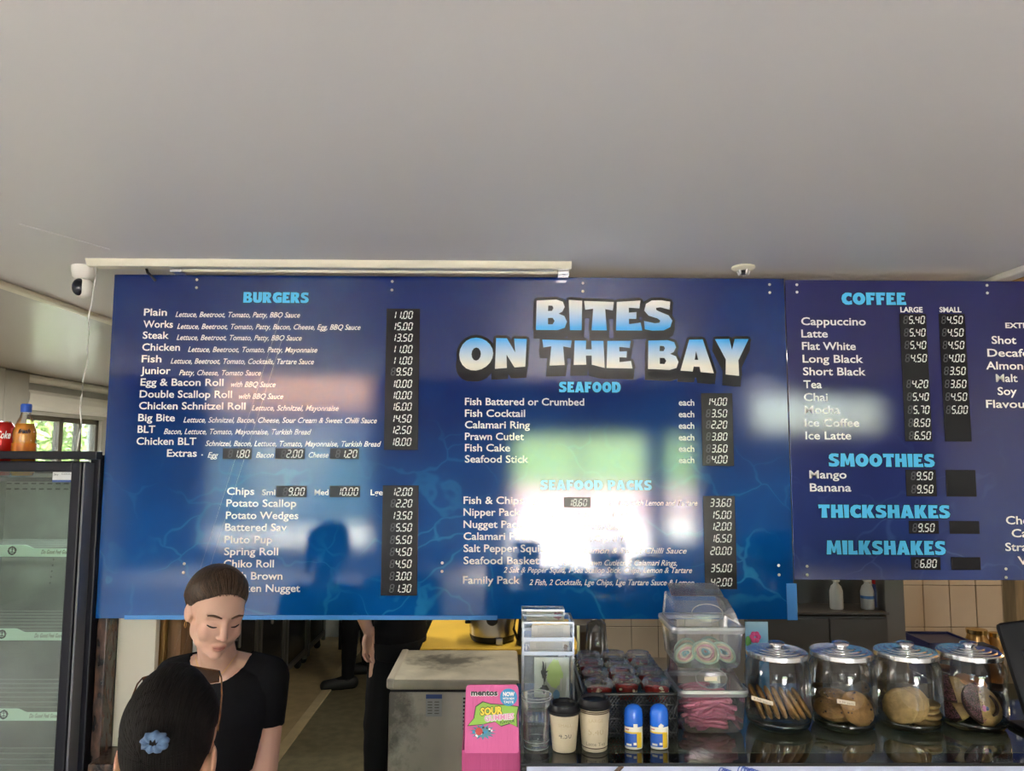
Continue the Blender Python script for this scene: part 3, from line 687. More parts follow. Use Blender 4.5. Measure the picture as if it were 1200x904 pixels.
q = pt(98, 330, 2.62)
t = thing('security_camera', 'white pan and tilt security camera with black lens on the ceiling', 'camera', (q.x, 2.62, CZ))
MB().lathe([(.041, CZ), (.042, CZ - .012), (.037, CZ - .038), (.027, CZ - .048), (.0, CZ - .05)], (q.x, 2.62, 0), 28).build('base', M_white, t, angle=40)
hd = MB().ell((q.x, 2.62, CZ - .079), (.036, .036, .037), n=28, m=18).build('head', M_white, t, smooth=True)
MB().ell((q.x - .004, 2.6, CZ - .079), (.023, .021, .031), n=24, m=14).build('lens', mat('lens_black', (.008, .008, .015), .12), hd, smooth=True)

pts = []
for i in range(30):
    u = i / 29; pts.append((pt(111.5 - 9 * u, 313, 2.60).x + .004 * math.sin(u * 17) + .002 * math.sin(u * 41), 2.60, CZ - .005 - u * .70))
tag(MB().tube(pts, .0028, 6).build('cord', M_white, None, smooth=True), 'thin white cord hanging from the ceiling beside the security camera', 'cord')
q = pt(869, 320, 2.58)
t = thing('ceiling_rose', 'small cream ceiling fitting with bare metal socket over the board', 'light fitting', (q.x, 2.56, CZ))
MB().lathe([(.040, CZ), (.041, CZ - .006), (.032, CZ - .014), (0, CZ - .016)], (q.x, 2.56, 0), 24).build('base', M_cream, t, angle=40)
m = MB()
for a in range(5): m.cap((q.x + .022 * math.cos(a * 1.26), 2.56 + .02 * math.sin(a * 1.26), CZ - .012), (q.x + .017 * math.cos(a * 1.26), 2.56 + .015 * math.sin(a * 1.26), CZ - .028), .005, .004, 8)
m.build('socket', M_steel, t, smooth=True)
MB().lathe([(.014, CZ - .012), (.014, CZ - .026), (.009, CZ - .028)], (q.x, 2.56, 0), 14).build('lamp_holder', M_black, t)

# ================================================================== DRINKS FRIDGE (left)
FYF = 2.565; FX1 = -1.397; FX0 = FX1 - .72; FTOP = py2z(529, FYF, 60)
fr = thing('drinks_fridge', 'black framed glass door drinks fridge standing empty at the left', 'fridge', ((FX0 + FX1) / 2, 2.85, 0))
m = MB(); YB = FYF + .62
m.bbox(FX0, FX0 + .035, FYF + .03, YB, .08, FTOP, .004); m.bbox(FX1 - .035, FX1, FYF + .03, YB, .08, FTOP - .012, .004)
m.box(FX0 + .03, FX1 - .03, YB - .03, YB, .08, FTOP - .05); m.box(FX0 + .03, FX1 - .03, FYF + .03, YB, .08, .14)
m.box(FX0 + .03, FX1 - .03, FYF + .03, YB - .03, FTOP - .105, FTOP - .09)
m.bbox(FX0, FX1 + .002, FYF + .0, FYF + .04, FTOP - .028, FTOP, .003)
m.build('cabinet', M_frame, fr)
MB().box(FX0 + .05, FX1 - .05, FYF + .05, YB - .05, 0, .08).build('plinth', M_blackm, fr)
M_liner = mat('fridge_liner', (.13, .145, .13), .4, noise=.25, nscale=7, bump=.2, bscale=30)
m = MB(); gx1 = px2x(88, FYF, 560); dz1 = py2z(553, FYF, 60)
m.box(FX0 + .036, FX1 - .036, YB - .036, YB - .031, .14, FTOP - .106)
m.box(FX0 + .035, FX0 + .037, FYF + .05, YB - .03, .14, FTOP - .106); m.box(FX1 - .037, FX1 - .035, FYF + .05, YB - .03, .14, FTOP - .106)
m.build('liner', M_liner, fr)
door = MB()
door.bbox(FX0, FX0 + .055, FYF - .03, FYF + .028, .09, FTOP - .034, .006); door.bbox(gx1 + .001, FX1 - .030, FYF - .03, FYF + .028, .09, FTOP - .034, .006)
door.bbox(FX0 + .05, gx1 + .005, FYF - .03, FYF + .028, dz1, FTOP - .034, .006); door.bbox(FX0 + .05, gx1 + .005, FYF - .03, FYF + .028, .09, .16, .006)
dr = door.build('door', M_frame, fr)
MB().box(FX1 - .027, FX1 - .020, FYF - .025, FYF + .03, .1, FTOP - .04).build('hinge_strip', mat('hinge_grey', (.12, .12, .14), .3), dr)
MB().box(FX0 + .05, gx1, FYF - .004, FYF + .002, .16, dz1).build('glass', thin_glass('fridge_glass', (.86, .92, .88), .04, .36), dr)
# sticker top right of the door glass
a = pt(62, 553.5, FYF - .006); b = pt(88.5, 565.5, FYF - .006)
st = MB().box(a.x, b.x - .001, FYF - .0062, FYF - .0045, b.z, a.z).build('sticker', mat('sticker_white', (.62, .63, .64), .4), dr)
MB().box(a.x, b.x - .001, FYF - .0068, FYF - .0063, b.z, b.z + .008).build('sticker_band', mat('sticker_blue', (.03, .07, .25), .4), st)
text_on('Sky', a.x + .004, a.x + .020, a.z - .011, .007, FYF - .0066, M_ink, st); text_on('COOLER', a.x + .030, b.x - .004, a.z - .009, .005, FYF - .0066, M_ink, st)
# back panel slots
m = MB()
for j in range(2):
    for i in range(17):
        xx = px2x(-60 + i * 9.6, YB - .04, 570); zz = py2z(566 + j * 6.5, YB - .04, 40)
        m.box(xx, xx + .019, YB - .0385, YB - .0365, zz - .006, zz)
m.build('vent_slots', M_black, fr)
M_shelfw = mat('shelf_wire', (.20, .22, .21), .5)
M_mint = mat('mint_label', (.60, .78, .68), .45, estr=0)
M_brown = mat('brown_print', (.12, .07, .05), .5)
SY = FYF + .10
for yb, logo, x1 in ((651.5, 15, 80), (749.5, 3, 72), (843.5, 5, 66), (938, 4, 60)):
    zb = py2z(yb, SY, 40); xR = FX1 - .045
    sh = MB()
    for i in range(8): sh.box(FX0 + .04, xR, SY + .05 + i * .055, SY + .0525 + i * .055, zb + .004, zb + .008)
    sh.box(FX0 + .04, xR, SY, SY + .02, zb, zb + .008)
    sh.box(FX0 + .04, FX0 + .044, SY, SY + .42, zb, zb + .008); sh.box(xR - .004, xR, SY, SY + .42, zb, zb + .008)
    so = sh.build('shelf', M_shelfw, fr)
    lx = px2x(logo, SY, yb); pl = [(FX0 + .04, zb - .003)]
    pl += [(xR, zb - .003), (xR, zb + .025)]
    for k in range(13):
        u = k / 12; xx = lx + .082 - u * .040; pl.append((xx, zb + .025 + .0125 * (.5 - .5 * math.cos(math.pi * u))))
    for k in range(13):
        u = k / 12; xx = lx - .042 - u * .040; pl.append((xx, zb + .0375 - .0125 * (.5 - .5 * math.cos(math.pi * u))))
    pl.append((FX0 + .04, zb + .025))
    lb = MB().poly(pl, SY - .004, SY - .002).build('price_rail', M_mint, so)
    m = MB(); m.tube([(lx + .0125 * math.cos(k * .3142), SY - .0055, zb + .018 + .0125 * math.sin(k * .3142)) for k in range(20)], [.0026 if k % 5 else .0036 for k in range(20)], 6, closed=True)
    m.box(lx - .007, lx + .007, SY - .0055, SY - .0045, zb + .012, zb + .014); m.box(lx - .006, lx + .006, SY - .0055, SY - .0045, zb + .022, zb + .024)
    m.box(lx - .001, lx + .001, SY - .0055, SY - .0045, zb + .010, zb + .027)
    m.build('round_emblem', M_blackm, so)
    text_on('Do Good Feel Good', px2x(x1 - 31, SY, yb), px2x(x1 + 3, SY, yb), zb + .007, .0135, SY - .0045, M_brown, so, .012, .35)
m = MB()
for i in range(5): 
    zz = py2z(656 + i * 6.9, YB - .04, 50); m.ell((px2x(62 - i * .6, YB - .04, 660), YB - .038, zz), (.0035, .002, .0035), n=8, m=5)
m.build('shelf_holes', M_black, fr)
lamp('AREA', 'fridge_light', ((FX0 + FX1) / 2, 2.8, FTOP - .115), 1.1, (.85, 1, .93), .5, .05)

def bottle_top(name, label, c, col, capc, h, r, group=None, can=False):
    t = thing(name, label, 'bottle' if not can else 'can', c, group)
    x, y, z0 = c
    if can:
        MB().lathe([(r * .8, z0), (r, z0 + .01), (r, z0 + h - .03), (r * .93, z0 + h - .012), (r * .72, z0 + h - .002), (r * .66, z0 + h)], (x, y, 0), 28).build('body', col, t, angle=50)
        MB().lathe([(r * .70, z0 + h - .004), (r * .72, z0 + h + .0015), (r * .64, z0 + h + .0015), (r * .62, z0 + h - .003)], (x, y, 0), 28).build('rim', M_alu, t, angle=40)
        return t
    sh = [(r * .85, z0), (r, z0 + .012), (r, z0 + h * .40), (r * .93, z0 + h * .46), (r, z0 + h * .54), (r * .97, z0 + h * .62), (r * .78, z0 + h * .72), (r * .50, z0 + h * .82), (r * .40, z0 + h * .88)]
    MB().lathe(sh + [(r * .40, z0 + h * .90)], (x, y, 0), 28, close=False).build('body', MATS['pet_clear'], t, smooth=True)
    MB().lathe([(p[0] * .95, p[1] + .001) for p in sh[:7]], (x, y, 0), 28).build('drink', col, t, smooth=True)
    MB().lathe([(r * .46, z0 + h * .885), (r * .47, z0 + h * .98), (r * .42, z0 + h), (0, z0 + h)], (x, y, 0), 20).build('cap', capc, t, angle=40)
    MB().lathe([(r * 1.01, z0 + h * .26), (r * 1.012, z0 + h * .45)], (x, y, 0), 28, close=False).build('wrap', mat('orange_wrap', (.85, .22, .01), .3), t, smooth=True)
    return t
thin_glass('pet_clear', (.97, .97, .97), .05, .36, haze=.03)
fz = FTOP - .088
bt = bottle_top('soft_drink_bottle', 'orange soft drink bottle with blue cap standing on the fridge', (px2x(29.5, 2.72, 500), 2.72, fz), mat('orange_drink', (1.0, .36, .02), .15), mat('blue_cap', (.02, .10, .55), .35), .26, .0385)
a = pt(29, 508, 2.68); text_on('fresh', a.x - .022, a.x + .022, a.z, .015, 2.677, M_ink, bt, .03, .3, 'label_lettering')
M_red = mat('red_can', (.55, .015, .012), .25, metal=.3)
cn = bottle_top('drink_can', 'red drink can with white script beside the orange bottle', (px2x(2.5, 2.74, 510), 2.74, fz), M_red, None, .195, .0385, can=True)
a = pt(4, 514, 2.68); text_on('Coke', a.x - .024, a.x + .026, a.z, .026, 2.679, M_white, cn, .02, .3, 'label_lettering')

# marbled end panel between fridge and board, and its low ledge
M_marb = mat('brown_marble_laminate', (.11, .055, .035), .25, col2=(.006, .005, .006), nscale=55, nstretch=(1, 1, .35))
xa, xb = -1.393, px2x(118, 2.63, 880)
t = thing('marbled_counter', 'dark marbled laminate end panel and ledge beside the drinks fridge', 'counter', ((xa + xb) / 2, 2.66, 0))
MB().bbox(xa, xb, 2.625, 2.70, 0, 2.3, .003).build('upright', M_marb, t)
zl = py2z(889, 2.6, 140)
MB().bbox(xb + .001, -.95, 2.55, 2.80, 0, zl, .004).build('ledge', M_marb, t)
# white partition board under the menu, timber stud beside it
struct('wall_partition', MB().bbox(xb + .001, px2x(180, 2.70, 800), 2.70, 2.73, zl, 1.6, .002), mat('off_white_board', (.66, .62, .52), .5))
mb = MB(); s0, s1 = px2x(178.5, 2.78, 750), px2x(193, 2.78, 750)
mb.bbox(s0, s1, 2.78, 2.88, 0, 2.3, .002); struct('trim_8', mb, M_wood)
struct('trim_9', MB().bbox(s1 + .001, s1 + .05, 2.80, 2.99, 0, 2.3, .002), M_wood_shaded)
struct('trim_10', MB().bbox(s1 + .052, s1 + .062, 2.90, 2.96, 0, 2.3, .002), M_white)
struct('wall_side_sheet', MB().box(s1 + .063, s1 + .13, 3.0, 3.03, 0, 2.3), mat('grey_green_sheet', (.20, .21, .17), .5))
tag(MB().tube([(s1 + .062 + .012 * math.sin(i * .4) * .3, 2.985, 1.5 - i * .05) for i in range(24)], .005, 6).build('power_cable', M_black, None, smooth=True), 'black cable hanging in front of the grey green sheet behind the girl', 'cable')

# ================================================================== BLACK CABINETS along the corridor
M_glassd = mat('dark_glass_panel', (.018, .017, .018), .16)
M_grey = mat('grey_metal', (.18, .17, .15), .4, metal=.6)
XF = -1.715
def cabinet(y0, y1, label):
    t = thing('black_cabinet', label, 'cabinet', (XF - .3, (y0 + y1) / 2, 0), 'black kitchen cabinets along the corridor')
    MB().bbox(XF - .62, XF - .02, y0 + .01, y1 - .01, .12, 1.85, .006).build('body', M_black, t)
    MB().bbox(XF - .02, XF, y0 + .06, y1 - .06, .16, 1.78, .004).build('door', M_glassd, t)
    for yy in (y0 + .012, y1 - .052): MB().bbox(XF - .02, XF + .012, yy, yy + .04, .07, 1.85, .003).build('post', M_grey, t)
    MB().bbox(XF - .02, XF + .010, y0 + .05, y1 - .05, .115, .155, .003).build('rail', M_grey, t)
    h = MB(); h.cap((XF + .045, y0 + .15, .62), (XF + .045, y0 + .15, 1.15), .010, .010, 10); h.cap((XF, y0 + .15, .66), (XF + .045, y0 + .15, .66), .007, .007, 8); h.cap((XF, y0 + .15, 1.11), (XF + .045, y0 + .15, 1.11), .007, .007, 8)
    h.build('handle', M_steel, t, smooth=True)
    for yy in (y0 + .06, y1 - .08):
        MB().cap((XF - .05, yy, .035), (XF - .05, yy, .12), .034, .02, 10).build('foot', M_blackm, t, smooth=True)
cabinet(4.70, 5.34, 'nearest black cabinet of the corridor row, behind the girl')
cabinet(5.37, 6.00, 'second black cabinet of the corridor row, with grey edge post')
cabinet(6.03, 6.67, 'third black cabinet of the corridor row, farther from the girl')
cabinet(6.70, 7.34, 'farthest black cabinet of the corridor row by the back wall')
t = thing('storage_rack', 'dark wire rack against the far back wall', 'rack', (-1.0, 7.4, 0))
for zz in (.25, .6, .95, 1.3): MB().bbox(-1.55, -.3, 7.2, 7.6, zz, zz + .03, .004).build('shelf', M_grey, t)
for xx in (-1.55, -.33):
    for yy in (7.2, 7.57): MB().box(xx, xx + .03, yy, yy + .03, 0, 1.5).build('post', M_black, t)
for i, (xx, yy, w_, h_) in enumerate(((-1.45, 7.25, .3, .22), (-1.05, 7.25, .26, .28), (-.7, 7.25, .3, .2))):
    for k, zz in enumerate((.28, .63)):
        o = MB().bbox(xx, xx + w_, yy, yy + .3, zz + .001, zz + h_ * (.8 if k else 1), .01).build('storage_tub', mat('dark_tub_%d%d' % (i, k), (.03 + .02 * i, .03, .03), .5), None)
        tag(o, ('dark storage tub on the ' + ('upper' if k else 'lower') + ' rack shelf, ' + ('left', 'middle', 'right')[i] + ' one'), 'tub')
sl = MB().bbox(-1.02, -.62, 6.05, 6.55, 0, .03, .004)
tag(sl.build('floor_slab', mat('pale_slab', (.36, .35, .30), .6), None), 'pale slab on the corridor floor behind the walking worker', 'slab')

# ================================================================== FREEZER, YELLOW BENCH
M_enam = mat('freezer_enamel', (.50, .46, .37), .42, noise=.12, nscale=4, bump=.05)
def smudge(m, dark, centre, scale, amount=1.0):
    n = m.node_tree; b = n.nodes['Principled BSDF']; L = n.links; src = b.inputs['Base Color'].links
    tc = n.nodes.new('ShaderNodeTexCoord'); mp = n.nodes.new('ShaderNodeMapping'); mp.inputs['Location'].default_value = [-c * k for c, k in zip(centre, scale)]; mp.inputs['Scale'].default_value = scale
    L.new(tc.outputs['Object'], mp.inputs[0]); ln = n.nodes.new('ShaderNodeVectorMath'); ln.operation = 'LENGTH'; L.new(mp.outputs[0], ln.inputs[0])
    no = n.nodes.new('ShaderNodeTexNoise'); no.inputs['Scale'].default_value = 16; no.inputs['Detail'].default_value = 7; no.inputs['Roughness'].default_value = .65; L.new(tc.outputs['Object'], no.inputs['Vector'])
    ad = n.nodes.new('ShaderNodeMath'); ad.operation = 'MULTIPLY_ADD'; L.new(no.outputs['Fac'], ad.inputs[0]); ad.inputs[1].default_value = -2.4; ad.inputs[2].default_value = 1.2
    sm = n.nodes.new('ShaderNodeMath'); L.new(ln.outputs['Value'], sm.inputs[0]); L.new(ad.outputs[0], sm.inputs[1])
    mr = n.nodes.new('ShaderNodeMapRange'); L.new(sm.outputs[0], mr.inputs[0]); mr.inputs[1].default_value = .3; mr.inputs[2].default_value = 1.1; mr.inputs[3].default_value = amount; mr.inputs[4].default_value = 0
    mx = n.nodes.new('ShaderNodeMix'); mx.data_type = 'RGBA'; L.new(mr.outputs[0], mx.inputs[0]); mx.inputs[7].default_value = (*dark, 1)
    if src: L.new(src[0].from_socket, mx.inputs[6])
    else: mx.inputs[6].default_value = b.inputs['Base Color'].default_value
    L.new(mx.outputs[2], b.inputs['Base Color']); return m
M_lid = smudge(mat('freezer_lid_soiled', (.46, .43, .33), .5, noise=.25, nscale=6), (.045, .045, .04), (-.04, .05, .85), (5.2, 7.5, 1), .85)
M_fbody = smudge(mat('freezer_body_enamel', (.50, .46, .37), .42, noise=.10, nscale=4), (.08, .07, .055), (-.29, -.25, .76), (7, 1, 3.2), .8)
fx0, fx1, fy0, fy1, fz1 = -.508, .074, 3.362, 3.862, .852
fz_ = thing('chest_freezer', 'dirty cream chest freezer with soiled lid behind the pink carton', 'freezer', ((fx0 + fx1) / 2, 3.61, 0))
MB().bbox(fx0 + .008, fx1 - .008, fy0 + .012, fy1 - .01, .04, fz1 - .058, .012).build('body', M_fbody, fz_, angle=40)
MB().bbox(fx0, fx1, fy0, fy1, fz1 - .048, fz1, .014).build('lid', M_lid, fz_, angle=40)
MB().bbox(fx0 - .002, fx0 + .035, fy0 - .002, fy1, fz1 - .044, fz1 + .004, .010).build('lid_edge', M_enam, fz_)
MB().box(fx0 + .012, fx1 - .012, fy0 + .018, fy1 - .02, fz1 - .060, fz1 - .046).build('gasket', M_blackm, fz_)
for xx in (fx0 + .06, fx1 - .06): MB().cap((xx, fy0 + .06, .02), (xx, fy0 + .06, .05), .02, .02, 10).build('foot', M_black, fz_)
a = pt(499, 815, fy0); b = pt(517.5, 841, fy0)
st = MB().box(a.x, b.x, fy0 + .009, fy0 + .0118, b.z, a.z).build('rating_label', mat('rating_label', (.42, .43, .42), .5), fz_)
MB().box(a.x, b.x, fy0 + .0082, fy0 + .0088, a.z - .018, a.z).build('label_band', mat('label_band', (.05, .10, .32), .5), st)
m = MB()
for i in range(5): m.box(a.x + .008, a.x + .028, fy0 + .0082, fy0 + .0088, a.z - .034 - i * .012, a.z - .030 - i * .012); m.box(a.x + .038, a.x + .058, fy0 + .0082, fy0 + .0088, a.z - .034 - i * .012, a.z - .030 - i * .012)
m.build('label_print', M_grey, st)
a = pt(541, 817, fy0); MB().box(a.x, a.x + .028, fy0 + .009, fy0 + .0118, a.z - .16, a.z).build('rating_label', mat('side_label', (.5, .5, .46), .5), fz_)
m = MB()
for i in range(9): m.box(a.x + .006, a.x + .020, fy0 + .0082, fy0 + .0088, a.z - .014 - i * .016, a.z - .006 - i * .016)
m.build('label_print', M_black, fz_)
M_yel = mat('yellow_laminate', (.78, .50, .06), .35, noise=.15, nscale=3)
t = thing('yellow_bench', 'yellow topped work bench behind the chest freezer', 'bench', (.0, 4.1, 0))
MB().bbox(-.42, .39, 3.868, 4.58, .825, .855, .004).build('bench_top', M_yel, t)
for xx in (-.40, .33):
    for yy in (3.90, 4.52): MB().box(xx, xx + .04, yy, yy + .04, 0, .825).build('leg', M_steel, t)
MB().box(-.40, .37, 3.92, 4.54, .25, .27).build('lower_shelf', M_steel, t)
# slow cooker and kettle on the bench
cx_ = px2x(577, 4.05, 745); t = thing('slow_cooker', 'round stainless slow cooker with black knob on the yellow bench', 'cooker', (cx_, 4.055, .855))
MB().lathe([(.10, .856), (.112, .861), (.120, .881), (.120, .891)], (cx_, 4.055, 0), 36).build('base', M_black, t, angle=40)
MB().lathe([(.119, .891), (.122, .901), (.122, 1.06), (.118, 1.07), (.10, 1.07)], (cx_, 4.055, 0), 36).build('pot', M_steel, t, angle=40)
MB().lathe([(.119, 1.07), (.09, 1.10), (.02, 1.115), (0, 1.116)], (cx_, 4.055, 0), 36).build('lid', M_black, t, smooth=True)
MB().lathe([(.030, 0), (.030, .012), (.024, .018), (0, .019)], (cx_, 3.933, .985), 20, Euler((R(90), 0, 0)).to_matrix()).build('knob', M_black, t, angle=40)
MB().bbox(cx_ - .145, cx_ - .115, 4.02, 4.08, .945, .958, .004).build('handle', M_black, t)
MB().bbox(cx_ + .02, cx_ + .055, 3.925, 3.945, .857, .890, .003).build('foot_plate', M_steel, t)
kx = px2x(604, 4.0, 745) + .045; t = thing('black_jug', 'slanted black jug beside the slow cooker', 'jug', (kx, 3.93, .855))
MB().lathe([(.045, .856), (.047, .861), (.030, 1.01), (.026, 1.03)], (kx + .005, 3.95, 0), 20).build('body', M_black, t, angle=40)
MB().tube([(kx - .02, 3.93, 1.01), (kx - .045, 3.92, 1.0), (kx - .055, 3.92, .94), (kx - .035, 3.92, .89)], .007, 8).build('handle', M_black, t, smooth=True)

# rail, strip and glassware against the tiles, behind the basket
t = thing('wall_shelf_rail', 'grey metal rail fixed to the tiles behind the snack basket', 'rail', (.6, 4.5, 1.0))
MB().bbox(px2x(633, 4.45, 735), px2x(709, 4.45, 735), 4.42, 4.60, py2z(740, 4.45, 700), py2z(731, 4.45, 700), .004).build('rail', M_grey, t)
MB().bbox(px2x(634, 4.45, 735), px2x(640, 4.45, 735), 4.42, 4.6, .7, py2z(740, 4.45, 700), .003).build('bracket', M_grey, t)
tag(MB().box(px2x(675, 4.5, 735), px2x(684, 4.5, 735), 4.48, 4.6, 1.12, 1.3).build('notice_card', M_cream, None), 'cream card on the tiles above the metal rail', 'card')
kb = thing('kitchen_bench', 'stainless bench along the cream tiled wall at the right', 'bench', (2.2, 4.3, 0))
MB().bbox(.42, 4.2, 4.05, 4.60, .58, .62, .004).build('bench_top', M_steel, kb)
MB().box(.45, 4.15, 4.12, 4.58, .0, .58).build('bench_body', M_grey, kb)

# dark grey cold cabinet right of the tub, with ledge; spray bottles on it
M_dg = mat('dark_grey_panel', (.085, .080, .070), .4, noise=.08, nscale=6)
M_dg2 = mat('grey_post', (.15, .145, .13), .45)
xa, xb = px2x(872, 3.6, 720), px2x(1040, 3.6, 720); zl = py2z(717, 3.6, 980)
t = thing('grey_cabinet', 'dark grey two door cabinet with a ledge behind the cookie jars', 'cabinet', ((xa + xb) / 2, 3.8, 0))
MB().bbox(xa, xb, 3.60, 4.03, .1, zl - .022, .004).build('body', M_dg, t)
MB().bbox(xa, xb, 3.58, 4.03, zl - .012, zl, .003).build('ledge', M_dg, t)
xm = px2x(971, 3.6, 740)
MB().bbox(xa + .01, xm - .003, 3.588, 3.60, .12, zl - .032, .003).build('door', M_dg, t); MB().bbox(xm + .003, xb - .01, 3.588, 3.60, .12, zl - .032, .003).build('door', M_dg, t)
MB().box(xa, xb, 3.80, 3.83, zl, 1.75).build('upper_back', M_dg, t)
MB().bbox(xb + .002, xb + .095, 3.62, 3.75, 0, 2.3, .003).build('post', M_dg2, t)
M_spray = mat('milky_bottle', (.42, .43, .40), .4)
for xc, yb, lab in ((980.5, 713, 'white spray bottle hanging left on the grey cabinet ledge'), (1017, 717, 'white spray bottle with blue band, right on the grey ledge')):
    xx = px2x(xc, 3.66, yb); z0 = zl + (.012 if yb == 713 else 0)
    t = thing('spray_bottle', lab, 'bottle', (xx, 3.66, zl))
    MB().lathe([(.028, zl + .001), (.031, zl + .006), (.031, zl + .085), (.024, zl + .108), (.012, zl + .12), (.012, zl + .13)], (xx, 3.66, 0), 20).build('body', M_spray, t, angle=50)
    MB().bbox(xx - .013, xx + .013, 3.64, 3.68, zl + .13, zl + .165, .005).build('trigger_head', M_white, t)
    MB().bbox(xx - .01, xx + .01, 3.615, 3.64, zl + .145, zl + .163, .003).build('nozzle', M_white, t)
    if yb == 717: MB().lathe([(.0316, zl + .052), (.0316, zl + .066)], (xx, 3.66, 0), 20, close=False).build('band', mat('blue_band', (.04, .14, .35), .4), t)
xx = px2x(1031, 3.68, 700); t = thing('cleaning_bottle', 'dark blue bottle with red and white top beside the spray bottles', 'bottle', (xx, 3.72, zl))
MB().lathe([(.022, zl + .001), (.023, zl + .08), (.012, zl + .11)], (xx, 3.72, 0), 18).build('body', mat('navy_bottle', (.02, .035, .12), .3), t, angle=50)
MB().lathe([(.014, zl + .11), (.014, zl + .14)], (xx, 3.72, 0), 14).build('cap', M_red, t)
tag(MB().bbox(px2x(1190, 3.9, 700), px2x(1190, 3.9, 700) + .10, 3.9, 4.0, 0, CZ - .03, .004).build('timber_post', mat('grey_timber', (.23, .17, .09), .6, noise=.3, nscale=8, nstretch=(6, 6, .6)), None), 'weathered timber post right of the cream tiles', 'post')
# blue crate and brass lidded jars on the far bench
t = thing('blue_tub', 'dark blue plastic tub on the far bench behind the cookie jars', 'tub', (px2x(1103, 4.2, 755), 4.25, .62))
xa, xb = px2x(1078, 4.2, 755), px2x(1131, 4.2, 755); zt = py2z(751, 4.15, 1100)
m = MB(); zb = .622
m.loft([[Vector(p) for p in ((xa + .02 + k * -.02, 4.12 - k * .01, zz), (xb - .02 + k * .02, 4.12 - k * .01, zz), (xb - .02 + k * .02, 4.36, zz), (xa + .02 - k * .02, 4.36, zz))] for k, zz in ((0, zb), (1, zt - .01))])
m.bbox(xa - .008, xb + .008, 4.10, 4.115, zt - .012, zt, .003); m.bbox(xa - .008, xb + .008, 4.355, 4.37, zt - .012, zt, .003); m.bbox(xa - .008, xa + .006, 4.10, 4.37, zt - .012, zt, .003); m.bbox(xb - .006, xb + .008, 4.10, 4.37, zt - .012, zt, .003); m.build('tub_body', mat('navy_plastic', (.004, .012, .09), .35), t)
M_brass = mat('amber_glass', (.50, .30, .10), .15, metal=.5)
M_brown2 = mat('brown_contents', (.10, .05, .02), .5)
for i, (xc, yt, lab) in enumerate(((1145, 737, 'large amber jar with spilling brown lid on the far bench'), (1166, 741, 'small amber jar at the right of the far bench jars'))):
    xx = px2x(xc, 4.25, 750); zt = py2z(yt, 4.25, xc); r = (.062, .036)[i]
    t = thing('amber_jar', lab, 'jar', (xx, 4.25, .62))
    MB().lathe([(r * .9, .622), (r, .63), (r, zt - .07), (r * .8, zt - .04), (r * .78, zt - .02)], (xx, 4.25, 0), 24).build('body', M_brass, t, angle=50)
    MB().lathe([(r * .85, zt - .025), (r * .87, zt - .003), (r * .6, zt), (0, zt)], (xx, 4.25, 0), 24).build('lid', mat('brass_lid', (.6, .42, .16), .25, metal=1), t, angle=40)
# sugared snack pile tub right behind jar four

# ================================================================== DISPLAY COUNTER
CT = 1.203; CF = 1.583; CX0 = px2x(610.5, 1.58, 885); CX1 = 3.0; CB = 2.12
ct = thing('display_counter', 'glass topped display counter with black edge carrying the cookie jars', 'counter', (1.5, 1.85, 0))
M_ctop = mat('smoked_glass_top', (.060, .068, .046), .05, coat=.3)
M_ctb = mat('black_glass_border', (.006, .006, .007), .05)
MB().bbox(CX0, CX1, CF + .052, CB, CT - .006, CT, .001).build('glass_top', M_ctop, ct)
MB().bbox(CX0, CX1, CF, CF + .0515, CT - .006, CT, .001).build('black_border', M_ctb, ct)
MB().bbox(CX0, CX1, CF + .002, CF + .03, CT - .0075, CT - .0062, .0004).build('front_rail', M_black, ct)
MB().bbox(CX0, CX0 + .012, CF + .004, CF + .03, .1, CT - .009, .002).build('corner_post', M_black, ct)
MB().box(CX0 + .012, CX1, CF + .006, CF + .012, .10, CT - .0078).build('front_panel', mat('lilac_front_panel', (.52, .55, .74), .12, noise=.12, nscale=3), ct)
MB().box(CX0, CX1, CF + .05, CB, .0, CT - .05).build('cabinet_body', M_grey, ct)
MB().box(CX0, CX0 + .006, CF + .03, CB, .0, CT - .012).build('side_panel', M_black, ct)
m = MB()
for (x0, y0), r in (((868, 903), 9), ((880, 905), 8), ((845, 904), 8)):
    for k in range(4):
        a = pt(x0 + k * 3.2, y0, CF + .01); rr = (r - k) / FPX * CF
        m.tube([(a.x + rr * .5 * math.cos(u * .35), CF + .005, a.z + rr * math.sin(u * .35) - .006) for u in range(1, 9)], .0012, 4)
m.build('blue_scroll_print', mat('blue_print', (.05, .10, .45), .3), ct)
m = MB(); a = pt(729, 894, CF + .01); b = pt(717, 908, CF + .01); m.tube([(a.x, CF + .005, a.z - .004), (b.x, CF + .005, b.z)], .0045, 6); m.build('brown_stroke_print', M_brown, ct)

